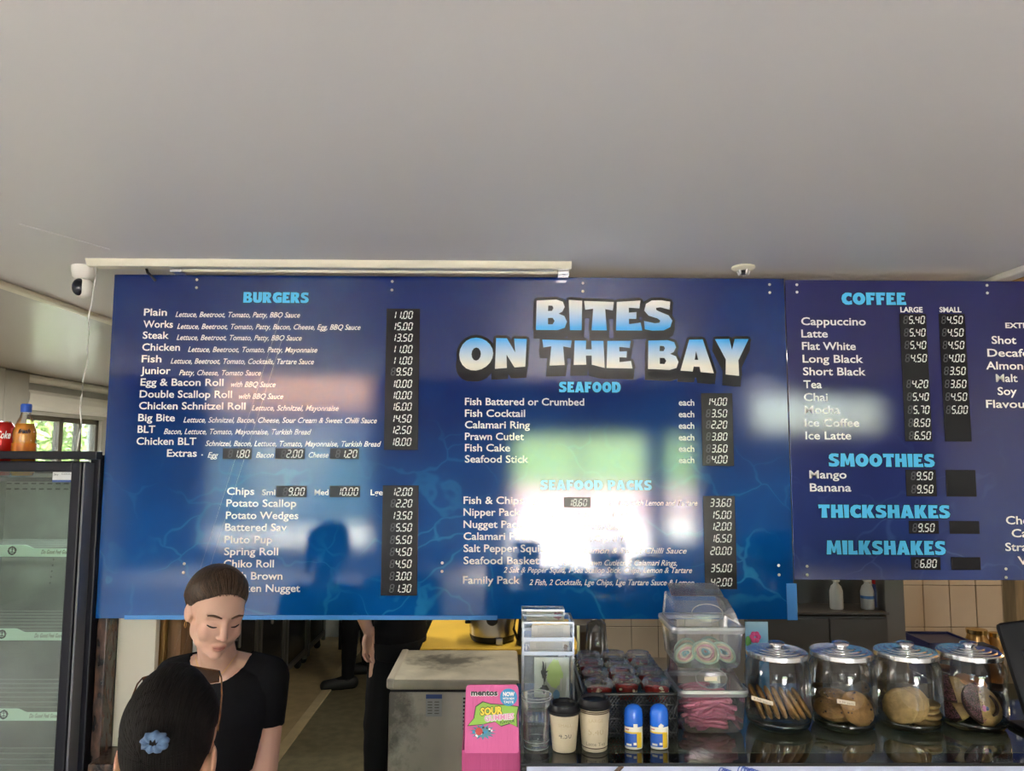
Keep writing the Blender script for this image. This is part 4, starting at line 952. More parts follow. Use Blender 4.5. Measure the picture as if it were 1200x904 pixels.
# ---- cookie jars: clear lathe jars with ridged aluminium lids
M_jar = thin_glass('jar_glass', (.97, .985, .975), .02, .40)
M_jarb = thin_glass('jar_base_glass', (.66, .73, .66), .03, .5)
def cookie_jar(x, y, label, lid_tilt=0):
    t = thing('cookie_jar', label, 'jar', (x, y, CT), 'aluminium lidded cookie jars on the counter')
    z = CT
    body = [(.052, z + .004), (.066, z + .006), (.074, z + .018), (.0775, z + .04), (.0765, z + .09), (.0775, z + .125), (.074, z + .142), (.067, z + .153), (.064, z + .160), (.066, z + .166)]
    MB().lathe(body, (x, y, 0), 48, close=False).build('glass_body', M_jar, t, smooth=True)
    MB().lathe([(.0, z + .0005), (.058, z + .0008), (.070, z + .008), (.0745, z + .020), (.0725, z + .021), (.064, z + .011), (0, z + .008)], (x, y, 0), 48, close=False).build('glass_base', M_jarb, t, smooth=True)
    t.scale = (.978, .978, 1)
    zl = z + .158
    Rl = Euler((lid_tilt, 0, 0)).to_matrix()
    lid = MB().lathe([(a_, b_ * .68) for a_, b_ in [(.0700, 0), (.0715, .002), (.0715, .016), (.068, .020), (.060, .0205), (.057, .0235), (.048, .0240), (.045, .027), (.034, .0275), (.031, .0305), (.016, .031), (.013, .033), (.0125, .038)]], (x, y, zl), 56, Rl).build('lid', M_alu, t, angle=28)
    MB().lathe([(a_, b_ * .68) for a_, b_ in [(.0125, .037), (.0185, .0385), (.0195, .045), (.0155, .0485), (0, .0495)]], (x, y, zl), 28, Rl).build('lid_knob', M_alu, lid, angle=30)
    return t
JX = [px2x(p, 1.80, 850) for p in (912.5, 988.5, 1065, 1140)]
JL = ('cookie jar holding a row of leaning chocolate edged cookies, nearest the tubs', 'cookie jar second from the tubs, one big chip cookie facing out',
      'cookie jar third from the tubs, with plain pale cookies', 'cookie jar at the right end, with sprinkle dipped face cookies')
JY = 1.80
for x_, l_ in zip(JX, JL): cookie_jar(x_, JY, l_)

M_cook = mat('cookie_dough', (.36, .19, .060), .8, noise=.3, nscale=70, bump=.6, bscale=260)
M_cookp = mat('pale_cookie', (.46, .30, .115), .8, noise=.22, nscale=80, bump=.5, bscale=240)
M_choc = mat('chocolate', (.045, .018, .008), .35)
M_sprk = mat('sprinkle_coat', (.060, .025, .02), .6, noise=.4, nscale=200, bump=.8, bscale=400)
def cookie(label, loc, r, th, axis, seed, m=None, chips=14, group=None, half=False):
    """disc cookie whose flat axis points along `axis`"""
    q = random.Random(seed); A = Vector(axis).normalized(); Mx = A.to_track_quat('Z', 'Y').to_matrix()
    n = 26; jit = [1 + q.uniform(-.03, .03) for _ in range(n)]
    t = thing('cookie', label, 'cookie', loc, group)
    prof = [(.0, -th / 2), (r * .8, -th / 2), (r * .96, -th * .25), (r, 0), (r * .95, th * .3), (r * .75, th * .5), (r * .4, th * .62), (0, th * .64)]
    vs = []; fs = []
    for a, zz in prof:
        for k in range(n):
            an = 2 * math.pi * k / n; vs.append(Mx @ Vector((a * jit[k] * math.cos(an), a * jit[k] * math.sin(an), zz + q.uniform(-.0004, .0004))) + Vector(loc))
    for i in range(len(prof) - 1):
        for k in range(n):
            k2 = (k + 1) % n; fs.append((i * n + k, i * n + k2, (i + 1) * n + k2, (i + 1) * n + k))
    MB().add(vs, fs).build('dough', m or M_cook, t, smooth=True)
    if chips:
        cm = MB()
        for _ in range(chips):
            a = q.uniform(0, 2 * math.pi); rr = r * .88 * math.sqrt(q.random()); sg = 1 if q.random() < .7 else -1
            p = Vector((rr * math.cos(a), rr * math.sin(a), (th * .56 if sg > 0 else -th * .5)))
            s = q.uniform(.0014, .0028); cm.ell(Mx @ p + Vector(loc), (s, s, s), n=6, m=4)
        cm.build('chocolate_chips', M_choc, t)['kind'] = 'stuff'
    return t
# jar 1: leaning row seen on edge
x, y = JX[0], JY
for i in range(5):
    u = i * .0165
    cookie('leaning cookie in the jar nearest the tubs, left bundle, ' + ('leftmost', 'second', 'third', 'fourth', 'rightmost')[i] + ' one', (x - .052 + u + .004 * i * .3, y - .004, CT + .0555 - .001 * i), .040 - .0008 * i, .0105, (1, -.18, .42), 20 + i, chips=10)
    if i < 5:
        pass
for i in range(3):
    cookie('leaning cookie in the jar nearest the tubs, right bundle, ' + ('steepest', 'middle', 'outer')[i], (x + .022 + i * .014, y - .012, CT + .050 + i * .002), .037, .0105, (1, -.15, .62), 30 + i, chips=10)
# jar 2
x = JX[1]
cookie('big chip cookie leaning against the front of the jar second from the tubs', (x + .018, y - .034, CT + .048), .040, .011, (.15, -.82, .50), 41, chips=16)
for i, (dx, dy, dz, ax) in enumerate(((-.028, .0, .030, (.1, -.3, 1)), (-.034, -.012, .044, (-.2, -.42, 1)), (-.002, .030, .058, (.05, -.1, 1)), (.004, .022, .044, (.0, .1, 1)), (-.004, .01, .018, (0, .05, 1)), (.01, .032, .030, (.1, 0, 1)))):
    cookie(('cookie lying low at the left', 'cut edged cookie lying at the left, upper', 'topmost chip cookie', 'cookie just under the topmost one', 'lowest flat cookie', 'flat cookie at the back')[i] + ' in the jar second from the tubs', (x + dx, y + dy, CT + dz), .038, .010, ax, 42 + i, chips=12)
# jar 3
x = JX[2]
for i in range(3):
    cookie('plain cookie leaning in the jar third from the tubs, ' + ('front one', 'middle one', 'rear one')[i], (x - .034 + i * .015, y - .030 + i * .005, CT + .053 - .000 * i), .040, .011, (-.62 + .0 * i, -.62, .42), 60 + i, m=M_cookp, chips=0)
for i in range(4):
    cookie('plain cookie in the flat stack of the jar third from the tubs, ' + ('bottom', 'second', 'third', 'top')[i] + ' one', (x + .033 + .002 * (i % 2), y - .004, CT + .014 + i * .0125), .036, .010, (.05 * (i % 2), -.04, 1), 66 + i, m=M_cookp, chips=0)
# jar 4: round biscuits half dipped in sprinkles, one with an icing smile
x = JX[3]
def dipped(label, loc, r, axis, seed, face=False, part=.12):
    t = cookie(label, loc, r, .010, axis, seed, m=M_cookp, chips=0)
    A = Vector(axis).normalized(); Mx = A.to_track_quat('Z', 'Y').to_matrix(); L = Vector(loc); q = random.Random(seed)
    rg = (Mx.transposed() @ Vector((1, 0, -.25))); rg.z = 0; rg.normalize(); up = Vector((-rg.y, rg.x, 0))
    P = lambda a, b, c=.0066: Mx @ (rg * a + up * b + Vector((0, 0, c))) + L
    m = MB(); n = 22; pl = []
    for k in range(n + 1):
        an = math.pi * (.5 + part * .5) + (math.pi * (1 - part)) * k / n; pl.append((r * .99 * math.cos(an), r * .99 * math.sin(an)))
    pl2 = [P(a, b, .0085) for a, b in pl] + [P(a * 1.01, b * 1.01, .0005) for a, b in pl]
    N = len(pl); m.add(pl2, [tuple(range(N))] + [(k, k + N, (k + 1) % N + N, (k + 1) % N) for k in range(N)]); m.build('chocolate_coat', M_sprk, t)
    cols = [mat('sprinkle_%s_%d' % (c, seed), v, .5) for c, v in (('pink', (.34, .13, .16)), ('white', (.55, .50, .45)), ('brown', (.16, .07, .04)), ('blue', (.10, .12, .22)))]
    m = MB(); ed = r * -.05
    for _ in range(330):
        a = q.uniform(-r, ed); b = q.uniform(-r, r)
        if a * a + b * b > r * r * .98: continue
        p = P(a, b, .0092); s = .0009; d = Vector((q.uniform(-1, 1), q.uniform(-1, 1), q.uniform(-1, 1))).normalized() * s
        m.ell(p, (s, s * 1.6, s), n=5, m=3, mi=q.randrange(4))
    o = m.build('sprinkles', cols, t); o['kind'] = 'stuff'
    if face:
        m = MB(); m.tube([P(r * (.16 + .5 * math.cos(th)), r * (.0 + .52 * math.sin(th)), .008) for th in [(-1.15 + k * .19) for k in range(13)]], [.0020 + .0022 * math.sin(min(1, (k + 1) / 7) * 1.57) - (.0 if k < 11 else .0012) for k in range(13)][::-1], 8)
        m.build('icing_smile', M_choc, t, smooth=True)
        MB().ell(P(r * .12, -r * .22, .009), (.0048, .003, .0048), n=12, m=8).build('blue_sweet', mat('blue_sweet', (.02, .07, .20), .3), t, smooth=True)
        MB().ell(P(-r * .02, -r * .26, .0085), (.005, .002, .008), n=12, m=8).build('pink_icing', mat('pink_icing', (.6, .18, .35), .4), t, smooth=True)
dipped('biscuit with icing smile and sprinkle half facing out of the right end jar', (x + .012, y - .018, CT + .052), .048, (.10, -.80, .52), 81, True)
dipped('sprinkle covered biscuit behind the smiling one in the right end jar', (x - .030, y + .022, CT + .074), .036, (-.35, -.55, .7), 82, part=.0)
dipped('plain edged biscuit low at the left of the right end jar', (x - .036, y + .004, CT + .032), .033, (-.5, -.3, .8), 83, part=.0)
cookie('orange biscuit high at the back of the right end jar', (x + .022, y + .034, CT + .090), .034, .010, (.1, -.2, 1), 84, m=mat('orange_biscuit', (.55, .22, .05), .6), chips=0)
cookie('dark biscuit under the orange one in the right end jar', (x + .018, y + .034, CT + .073), .036, .012, (.1, -.1, 1), 85, m=M_choc, chips=0)
cookie('lowest dark biscuit in the right end jar', (x + .008, y + .03, CT + .035), .038, .03, (.0, -.1, 1), 86, m=M_choc, chips=0)
M_paper = mat('paper_tag', (.62, .52, .40), .6)
for nm, jx, p0, p1 in (('leftmost', 0, (880, 817), (905, 824)), ('second', 1, (980, 821), (1001, 824))):
    a = pt(p0[0], p0[1], JY - .0795 if jx == 0 else JY - .079); b = pt(p1[0], p1[1], JY - .0785)
    yy = JY - .083
    t = thing('price_tag', 'small paper price tag on the front of the %s cookie jar' % nm, 'tag', (a.x, yy, a.z))
    MB().add([(a.x, yy, a.z - .005), (b.x, yy - .001, b.z - .005), (b.x, yy - .001, b.z + .004), (a.x, yy, a.z + .004), (a.x, yy + .0008, a.z - .005), (b.x, yy - .0002, b.z - .005), (b.x, yy - .0002, b.z + .004), (a.x, yy + .0008, a.z + .004)],
             [(0, 1, 2, 3), (7, 6, 5, 4), (0, 4, 5, 1), (1, 5, 6, 2), (2, 6, 7, 3), (3, 7, 4, 0)]).build('paper', M_paper, t)
    text_on('3.50 each', a.x + .004, b.x - .004, a.z - .003, .004, yy - .0016, M_brown, t, dz=b.z - a.z)

# ---- two stacked candy tubs with scoop hoods
M_tub = thin_glass('milky_tub', (.95, .955, .965), .12, .4, haze=.13, hcol=(.72, .74, .78))
M_rim = thin_glass('tub_rim', (.9, .9, .92), .2, .5, haze=.45, hcol=(.75, .76, .80))
def rrect(x0, x1, y0, y1, z, r, n=5):
    p = []
    for cx, cy, a0 in ((x1 - r, y1 - r, 0), (x0 + r, y1 - r, 90), (x0 + r, y0 + r, 180), (x1 - r, y0 + r, 270)):
        for k in range(n + 1):
            a = R(a0 + 90 * k / n); p.append(Vector((cx + r * math.cos(a), cy + r * math.sin(a), z)))
    return p
def skin(rings, caps=(True, False)):
    m = MB(); n = len(rings[0]); vs = [p for r in rings for p in r]; fs = []
    for i in range(len(rings) - 1):
        for k in range(n): k2 = (k + 1) % n; fs.append((i * n + k, i * n + k2, (i + 1) * n + k2, (i + 1) * n + k))
    if caps[0]: fs.append(tuple(reversed(range(n))))
    if caps[1]: fs.append(tuple(range((len(rings) - 1) * n, len(rings) * n)))
    return m.add(vs, fs)
def candy_tub(label, x0, x1, y0, z0, zr, zt, lid_open):
    y1 = y0 + .16; xc = (x0 + x1) / 2
    t = thing('candy_tub', label, 'tub', (xc, y0 + .08, z0))
    skin([rrect(x0 + .014, x1 - .012, y0 + .012, y1 - .012, z0 + .001, .018), rrect(x0 + .008, x1 - .006, y0 + .006, y1 - .006, z0 + .010, .018), rrect(x0, x1, y0, y1, zr, .016)]).build('tub_body', M_tub, t, angle=50)
    skin([rrect(x0 - .003, x1 + .003, y0 - .003, y1 + .003, zr - .008, .018), rrect(x0 - .005, x1 + .005, y0 - .005, y1 + .005, zr, .018), rrect(x0 - .004, x1 + .004, y0 - .004, y1 + .004, zr + .006, .018), rrect(x0 + .004, x1 - .004, y0 + .004, y1 - .004, zr + .006, .014)], (False, False)).build('rim', M_rim, t)
    hd = skin([rrect(x0 + .004, x1 - .004, y0 + .004, y1 - .004, zr + .006, .014), rrect(x0 + .006, x1 - .012, y0 + .012, y1 - .006, zr + (zt - zr) * .5, .014), rrect(x0 + .010, x1 - .026, y0 + .030, y1 - .008, zt, .012)], (False, not lid_open)).build('hood', M_tub, t, angle=50)
    # raised oval on the hood front
    m = MB(); zc = (zr + zt) / 2 + .004
    m.tube([(xc + .036 * math.cos(k * .2618), y0 + .012 - .002 + .012 * ((zc + .020 * math.sin(k * .2618) - zr) / (zt - zr)) * 1.6 - .006, zc + .020 * math.sin(k * .2618)) for k in range(24)], .0012, 6, closed=True)
    m.build('oval_moulding', M_rim, hd, smooth=True)
    if lid_open:
        m = MB(); a = Vector((x0 + .012, y0 + .070, zt + .002)); b = Vector((x1 - .026, y0 + .070, zt + .002))
        c = Vector((x1 - .050, y0 + .045, zt + .036)); d = Vector((x0 - .004, y0 + .045, zt + .036)); k = Vector((0, .0025, .001))
        m.add([a, b, c, d, a + k, b + k, c + k, d + k], [(0, 1, 2, 3), (7, 6, 5, 4), (0, 4, 5, 1), (1, 5, 6, 2), (2, 6, 7, 3), (3, 7, 4, 0)]); m.build('lid_flap', M_tub, t)
    return t
TY0 = 1.735
tx0, tx1 = px2x(796.5, TY0, 840), px2x(877, TY0, 840)
z1r = py2z(813, TY0, 840); z1t = py2z(782, TY0 + .03, 840); z2r = py2z(739, TY0, 840); z2t = py2z(704, TY0 + .03, 840)
candy_tub('lower milky plastic candy tub holding pink sugared straps', tx0, tx1, TY0, CT, z1r, z1t - .001, False)
candy_tub('upper milky plastic candy tub with open flap and rainbow straps', px2x(789.5, TY0, 740), px2x(873, TY0, 740), TY0 + .0, z1t + .001, z2r, z2t, True)
a = pt(832, 796, TY0 + .004); tag(MB().bbox(a.x - .013, a.x + .016, TY0 + .002, TY0 + .0035, a.z - .004, a.z + .005, .0006).build('price_tag', M_paper, None), 'small cream price label on the lower candy tub hood', 'tag')
cols = {k: mat('candy_' + k, v, .45, noise=.15, nscale=60) for k, v in dict(pink=(.62, .16, .26), deep=(.42, .07, .16), blue=(.14, .42, .52), green=(.30, .56, .30), yellow=(.72, .58, .22), white=(.68, .60, .52), pgreen=(.40, .56, .44), pyellow=(.64, .58, .40), ppink=(.60, .32, .36), pblue=(.28, .50, .58)).items()}
q = random.Random(5)
m = MB(); xm = (tx0 + tx1) / 2
for i in range(85):
    zz = CT + .012 + q.random() * .07; yy = TY0 + q.uniform(.024, .135); L = q.uniform(.030, .055); xc = xm + q.uniform(-.022, .022); a = q.uniform(-.5, .5); yy = TY0 + .020 + q.random() ** 1.8 * .115; zz = CT + .006 + q.random() * .068
    pts = [(xc + L * (u - .5) * 2 * .85, yy + .008 * math.sin(u * 5 + i), zz + .012 * math.sin(u * 3 + a * 3) * .7) for u in [k / 8 for k in range(9)]]
    pts = [(min(max(p[0], tx0 + .014), tx1 - .014), min(max(p[1], TY0 + .014), TY0 + .145), max(p[2], CT + .010)) for p in pts]
    m.tube(pts, .0045, 6, mi=q.choice((0, 0, 0, 1, 1, 2)))
o = m.build('candy_straps', [cols['pink'], cols['deep'], cols['white']], None, smooth=True)
tag(o, 'tangle of pink sugared candy straps inside the lower tub', 'candy', kind='stuff')
# rolled rainbow straps in the upper tub
names = ('left', 'middle', 'right', 'rear left', 'rear right')
bx = px2x(831, TY0, 765)
for i, (dx, dy, dz, r, tl) in enumerate(((-.046, .035, .030, .021, .3), (.0, .03, .034, .026, -.15), (.046, .045, .030, .022, -.5), (-.030, .10, .024, .022, .1), (.030, .10, .026, .024, -.2))):
    t = thing('candy_roll', 'rolled rainbow candy strap in the upper tub, %s one' % names[i], 'candy', (bx + dx, TY0 + dy, z1t + dz))
    for j, ck in enumerate(('pgreen', 'pyellow', 'ppink', 'white', 'pblue')):
        mm = MB(); rr = r * (1 - j * .19)
        mm.tube([(bx + dx + rr * 1.15 * math.cos(k * .3142), TY0 + dy + .004 * math.sin(k * .6 + j) + tl * .2 * rr * math.cos(k * .3142), z1t + dz + rr * math.sin(k * .3142 + tl)) for k in range(20)], .0032, 6, closed=True)
        mm.build('stripe', cols[ck], t, smooth=True)

# ---- acrylic display tower with cards
M_acr = thin_glass('acrylic', (.95, .96, .96), .04, .42, haze=.06)
M_acre = thin_glass('acrylic_edge', (.85, .88, .86), .1, .7, haze=.45)
x0, x1 = px2x(613, 1.80, 790), px2x(672, 1.80, 790)
t = thing('acrylic_display', 'clear acrylic card display tower at the left end of the counter', 'display', ((x0 + x1) / 2, 1.84, CT))
zt = [CT, py2z(766, 1.80, 640), py2z(729, 1.80, 640), py2z(714.5, 1.86, 640)]
def acry(x0, x1, y0, y1, z0, z1, nm):
    o = MB().box(x0, x1, y0, y1, z0 + .0005, z1 - .0005).build(nm, M_acr, t)
    m = MB(); e = .0022
    for xx in (x0, x1):
        for yy in (y0, y1): m.box(xx - e, xx + e, yy - e, yy + e, z0, z1)
    for zz in (z0 + e, z1 - e):
        for yy in (y0, y1): m.box(x0, x1, yy - e, yy + e, zz - e, zz + e)
        for xx in (x0, x1): m.box(xx - e, xx + e, y0, y1, zz - e, zz + e)
    m.build('edges', M_acre, o); return o
acry(x0, x1, 1.80, 1.90, zt[0], zt[1], 'drawer'); acry(x0, x1, 1.80, 1.90, zt[1], (zt[1] + zt[2]) / 2 - .004, 'drawer'); acry(x0, x1, 1.80, 1.90, (zt[1] + zt[2]) / 2 - .004, zt[2], 'drawer')
acry(x0, x1 - .018, 1.86, 1.90, zt[2], zt[3], 'drawer')
# cards
M_card = mat('pale_card', (.55, .60, .50), .5, noise=.1, nscale=20)
a = pt(626, 771, 1.82); b = pt(667, 818, 1.82)
cd_ = tag(MB().bbox(a.x, b.x, 1.822, 1.825, b.z, a.z, .0005).build('picture_card', M_card, None), 'pale green card with dark ink drawing in the big acrylic drawer', 'card')
def blob(name, cx, cy, rx, rz, m, seed, par, y, spiky=.35, n=22):
    q = random.Random(seed); c = pt(cx, cy, y); k = y / FPX
    MB().poly([(c.x + rx * k * (1 - spiky * q.random()) * math.cos(2 * math.pi * i / n), c.z + rz * k * (1 - spiky * q.random()) * math.sin(2 * math.pi * i / n)) for i in range(n)][::1], y, y + .0004).build(name, m, par)
M_lg = mat('light_green_print', (.48, .66, .22), .5); M_dk = mat('dark_print', (.04, .04, .045), .5); M_sk = mat('sky_print', (.18, .42, .66), .5)
blob('print_leaf', 650, 790, 10, 17, M_lg, 1, cd_, 1.8208, .25); blob('print_branch', 638, 790, 5, 17, M_dk, 2, cd_, 1.8202, .75, 30); blob('print_branch', 637, 808, 8, 6, M_dk, 3, cd_, 1.8200, .7, 24); blob('print_drop', 652, 815, 4, 6, M_sk, 4, cd_, 1.8198, .1)
m = MB(); 
for sgn, (xx, yy) in enumerate(((657, 800), (664, 800))):
    a = pt(xx, yy, 1.818); m.box(a.x, a.x + .0015, 1.8190, 1.8196, a.z - .02, a.z + .01)
m.build('print_lines', M_white, cd_)
for i, (xa, ya, xb, yb, lab, colr) in enumerate(((616, 716, 661, 728, 'white card with red patterned corner in the top acrylic box', (.62, .58, .50)), (622, 733, 668, 746, 'cream card lying in the upper acrylic drawer', (.60, .52, .40)), (620, 751, 667, 763, 'cream ticket in the narrow acrylic drawer', (.62, .56, .44)))):
    Yc = 1.83 if i else 1.875; a = pt(xa + 1, ya, Yc); b = pt(xb, yb, Yc)
    o = tag(MB().bbox(a.x, b.x, Yc, Yc + .003, b.z, a.z, .0005).build('display_card', mat('card_%d' % i, colr, .5), None), lab, 'card')
    m = MB(); a = pt(xa + 8, (ya + yb) / 2 + 3, Yc - .001); b = pt(xb - (14 if i == 0 else 8), (ya + yb) / 2 - 3, Yc - .001); m.box(a.x, b.x, Yc - .0006, Yc - .0001, a.z, b.z); m.build('print_panel', mat('card_print_%d' % i, tuple(c * .8 for c in colr), .5), o)
    if i == 0: blob('print_pattern', 654, 722, 7, 5, mat('red_pattern', (.30, .05, .10), .5), 8, o, Yc - .0012, .5)
    if i == 2: blob('print_pattern', 663, 759, 3, 4, mat('brown_pattern', (.25, .12, .03), .5), 9, o, Yc - .0012, .5)

# ---- clear plastic cup with marks
xx = px2x(628.5, 1.665, 850); yy = 1.665
t = thing('clear_cup', 'tall clear plastic measuring cup standing empty beside the paper cups', 'cup', (xx, yy, CT))
zt_ = CT + .108
MB().lathe([(.0, CT + .001), (.024, CT + .001), (.026, CT + .004), (.0325, zt_), (.034, zt_ + .001), (.034, zt_ + .004), (.0325, zt_ + .004)], (xx, yy, 0), 40, close=False).build('cup_body', M_jar, t, smooth=True)
for zz, rr in ((.004, .0262), (.018, .0272), (.104, .0322), (.110, .0330)): MB().lathe([(rr, CT + zz - .0008), (rr + .0008, CT + zz), (rr, CT + zz + .0008)], (xx, yy, 0), 40, close=False).build('moulded_ring', M_acre, t, smooth=True)
text_on('MAX', xx + .002, xx + .016, CT + .096, .006, yy - .0322, M_dk, t, name='cup_mark'); text_on('S', xx - .017, xx - .012, CT + .074, .007, yy - .0300, M_dk, t, name='cup_mark'); text_on('M', xx - .018, xx - .011, CT + .094, .007, yy - .031, M_dk, t, name='cup_mark')
m = MB()
for i in range(6): a_ = -2.2 + i * .23; m.box(xx + .0295 * math.cos(a_), xx + .0295 * math.cos(a_) + .0012, yy + .0295 * math.sin(a_) - .0005, yy + .0295 * math.sin(a_), CT + .05, CT + .085)
m.build('scale_marks', M_dk, t)

# ---- two takeaway cups with black lids
M_cup = mat('kraft_cream_paper', (.50, .43, .31), .6, noise=.05, nscale=60)
M_cup2 = mat('dark_band_print', (.06, .035, .02), .5)
def paper_cup(label, cx, cy, r0, r1, h, lab2, marks):
    t = thing('paper_cup', label, 'cup', (cx, cy, CT))
    MB().lathe([(.0, CT + .003), (r0 - .002, CT + .003), (r0, CT + .001), (r0 + .0005, CT + .002), (r1, CT + h)], (cx, cy, 0), 40, close=False).build('cup_body', M_cup, t, angle=50)
    zz = CT + h
    MB().lathe([(r1 + .0018, zz - .004), (r1 + .003, zz - .002), (r1 + .003, zz + .002), (r1 + .0005, zz + .005), (r1 - .002, zz + .014), (r1 - .004, zz + .0155), (r1 - .0065, zz + .0145), (r1 - .008, zz + .009), (0, zz + .008)], (cx, cy, 0), 40).build('lid', M_black, t, angle=35)
    for b in marks: MB().lathe([(r0 + (r1 - r0) * b / h + .0006, CT + b), (r0 + (r1 - r0) * (b + .0025) / h + .0006, CT + b + .0025)], (cx, cy, 0), 40, close=False).build('printed_band', M_cup2, t)
    def arc_text(s, zc, hh, m_, wd):
        me, co = text_mesh(s, 0, 2)
        mn, mx = co[:, 0].min(), co[:, 0].max(); n_ = []
        for c in co:
            rr = r0 + (r1 - r0) * (zc - CT) / h + .0009; a_ = -math.pi / 2 + ((c[0] - mn) / (mx - mn) - .5) * wd / rr
            n_.append((cx + rr * math.cos(a_) - cx, cy + rr * math.sin(a_) - cy, zc + c[1] * hh / CAPH - CT))
        me.vertices.foreach_set('co', np.array(n_, dtype=np.float32).ravel()); me.update(); link_mesh('cup_writing', me, m_, t)
    for s, zc, hh, m_, wd in lab2: arc_text(s, zc, hh, m_, wd)
    return t
M_faint = mat('faint_print', (.42, .34, .22), .6); M_pen = mat('pen_writing', (.12, .11, .10), .6)
paper_cup('small cream takeaway cup with black lid, left of the larger one', px2x(661, 1.655, 850), 1.655, .0245, .0325, .082, (('SMALL', CT + .056, .006, M_faint, .030), ('4.50', CT + .032, .012, M_pen, .028)), ())
paper_cup('large cream takeaway cup with black lid beside the snack basket', px2x(696.5, 1.66, 850), 1.66, .0265, .0335, .092, (('LARGE', CT + .064, .007, M_faint, .032), ('5.40', CT + .038, .012, M_faint, .034), ('Latte Tea', CT + .015, .007, M_pen, .044)), (.008, .080, .0835))

# ---- blue capped sunscreen bottles
M_bcap = mat('royal_blue_cap', (.008, .12, .62), .22); M_lab = mat('white_label', (.72, .70, .62), .35); M_blab = mat('blue_label', (.012, .09, .45), .35); M_ylab = mat('yellow_label', (.75, .50, .03), .35)
for pxx, lab, sg in ((742.5, 'small blue capped bottle with yellow swoosh, left of the pair', 0), (772.5, 'small blue capped bottle with yellow swoosh, right of the pair', 1)):
    yy = 1.662 + .0 * sg; xx = px2x(pxx, yy, 860)
    t = thing('sunscreen_bottle', lab, 'bottle', (xx, yy, CT), 'blue and white bottles before the basket')
    M2 = Matrix.Diagonal((1, .72, 1))
    MB().lathe([(.015, CT + .0005), (.0185, CT + .002), (.0195, CT + .008), (.0195, CT + .056)], (xx, yy, 0), 32, M2).build('bottle_body', M_lab, t, angle=50)
    MB().lathe([(.0200, CT + .0555), (.0203, CT + .060), (.0200, CT + .085), (.0180, CT + .096), (.012, CT + .104), (.005, CT + .107), (0, CT + .1073)], (xx, yy, 0), 32, M2).build('cap', M_bcap, t, smooth=True)
    def wrap(a0, a1, z0, z1, m_, nm, off=.0004, curve=0):
        mm = MB(); n = 12; vs = []
        for k in range(n + 1):
            for zq, c_ in ((z0, -curve), (z1, curve)):
                a = R(a0 + (a1 - a0) * k / n); vs.append((xx + (.0195 + off) * math.cos(a), yy + (.0195 * .72 + off) * math.sin(a), CT + zq))
        mm.add(vs, [(2 * k, 2 * k + 2, 2 * k + 3, 2 * k + 1) for k in range(n)]); return mm.build(nm, m_, t)
    wrap(185, 285, .008, .040, M_blab, 'blue_label'); wrap(180, 300, .040, .044, M_ylab, 'yellow_stripe', .0006); wrap(283, 318, .006, .043, M_ylab, 'yellow_stripe', .0008)
    wrap(215, 250, .011, .016, M_lab, 'label_mark', .0012); wrap(262, 280, .013, .019, M_lab, 'label_mark', .0012); wrap(205, 235, .048, .051, mat('red_mark', (.4, .1, .08), .4), 'label_mark', .0012)
    t.scale = (1, 1, .86)
    a = pt(pxx + 2, 851, yy - .016); MB().bbox(a.x - .004, a.x + .005, yy - .0165, yy - .0148, CT + .054, CT + .064, .001, rot=(0, R(0 if not sg else 40), 0)).build('price_tag', M_lab, t)

# ---- black woven basket and lidded jelly cups
bx0, bx1, by0, by1, bz0, bz1 = px2x(687, 1.70, 840), px2x(795, 1.70, 840), 1.715, 2.02, CT + .001, py2z(816, 1.70, 740)
t = thing('snack_basket', 'black woven plastic basket full of lidded dessert cups', 'basket', ((bx0 + bx1) / 2, 1.87, CT))
M_bask = mat('basket_black', (.014, .014, .015), .3)
MB().bbox(bx0 + .008, bx1 - .008, by0 + .008, by1 - .008, bz0, bz0 + .004, .002).build('basket_floor', M_bask, t)
m = MB(); q = random.Random(9)
for s in range(4):
    a, b = ((bx0, by0), (bx1, by0), (bx1, by1), (bx0, by1))[s], ((bx1, by0), (bx1, by1), (bx0, by1), (bx0, by0))[s]
    L = math.hypot(b[0] - a[0], b[1] - a[1]); n = int(L / .0075)
    for i in range(n):
        for sg in (-1, 1):
            u0 = i / n; u1 = min(1, max(0, u0 + sg * .018 / L)); k = 0.0
            z0_ = bz0; 
            for lev in range(4):
                w0 = z0_ + (bz1 - bz0) * lev / 4; w1 = z0_ + (bz1 - bz0) * (lev + 1) / 4
                ua, ub = (u0, u1) if lev % 2 == 0 else (u1, u0)
                inn = .001 * sg; nx, ny = -(b[1] - a[1]) / L, (b[0] - a[0]) / L
                m.cap((a[0] + (b[0] - a[0]) * ua + nx * inn, a[1] + (b[1] - a[1]) * ua + ny * inn, w0), (a[0] + (b[0] - a[0]) * ub + nx * inn, a[1] + (b[1] - a[1]) * ub + ny * inn, w1), .0012, .0012, 5, ends=1)
o = m.build('weave', M_bask, t); o['kind'] = 'stuff'
m = MB(); m.tube(rrect(bx0 - .002, bx1 + .002, by0 - .002, by1 + .002, bz1, .012), .0035, 8, closed=True); m.build('rim', M_bask, t, smooth=True)
m = MB()
for v in range(3): m.tube(rrect(bx0, bx1, by0, by1, bz0 + .012 + v * .03, .01), .0018, 6, closed=True)
m.build('weave_bands', M_bask, t, smooth=True)
M_jelly = mat('red_jelly', (.42, .02, .015), .12, noise=.4, nscale=90, coat=.5)
M_jellyd = mat('dark_jelly', (.10, .012, .012), .12, noise=.4, nscale=90, coat=.5)
M_cream2 = mat('cream_pieces', (.72, .55, .34), .5)
M_lidc = thin_glass('cup_lid_clear', (.92, .92, .96), .06, .45, haze=.05)
cw = (bx1 - bx0 - .008) / 3; rowsN = 4; cl_ = (by1 - by0 - .01) / rowsN
rown = ('front row', 'second row', 'third row', 'back row'); coln = ('left', 'middle', 'right')
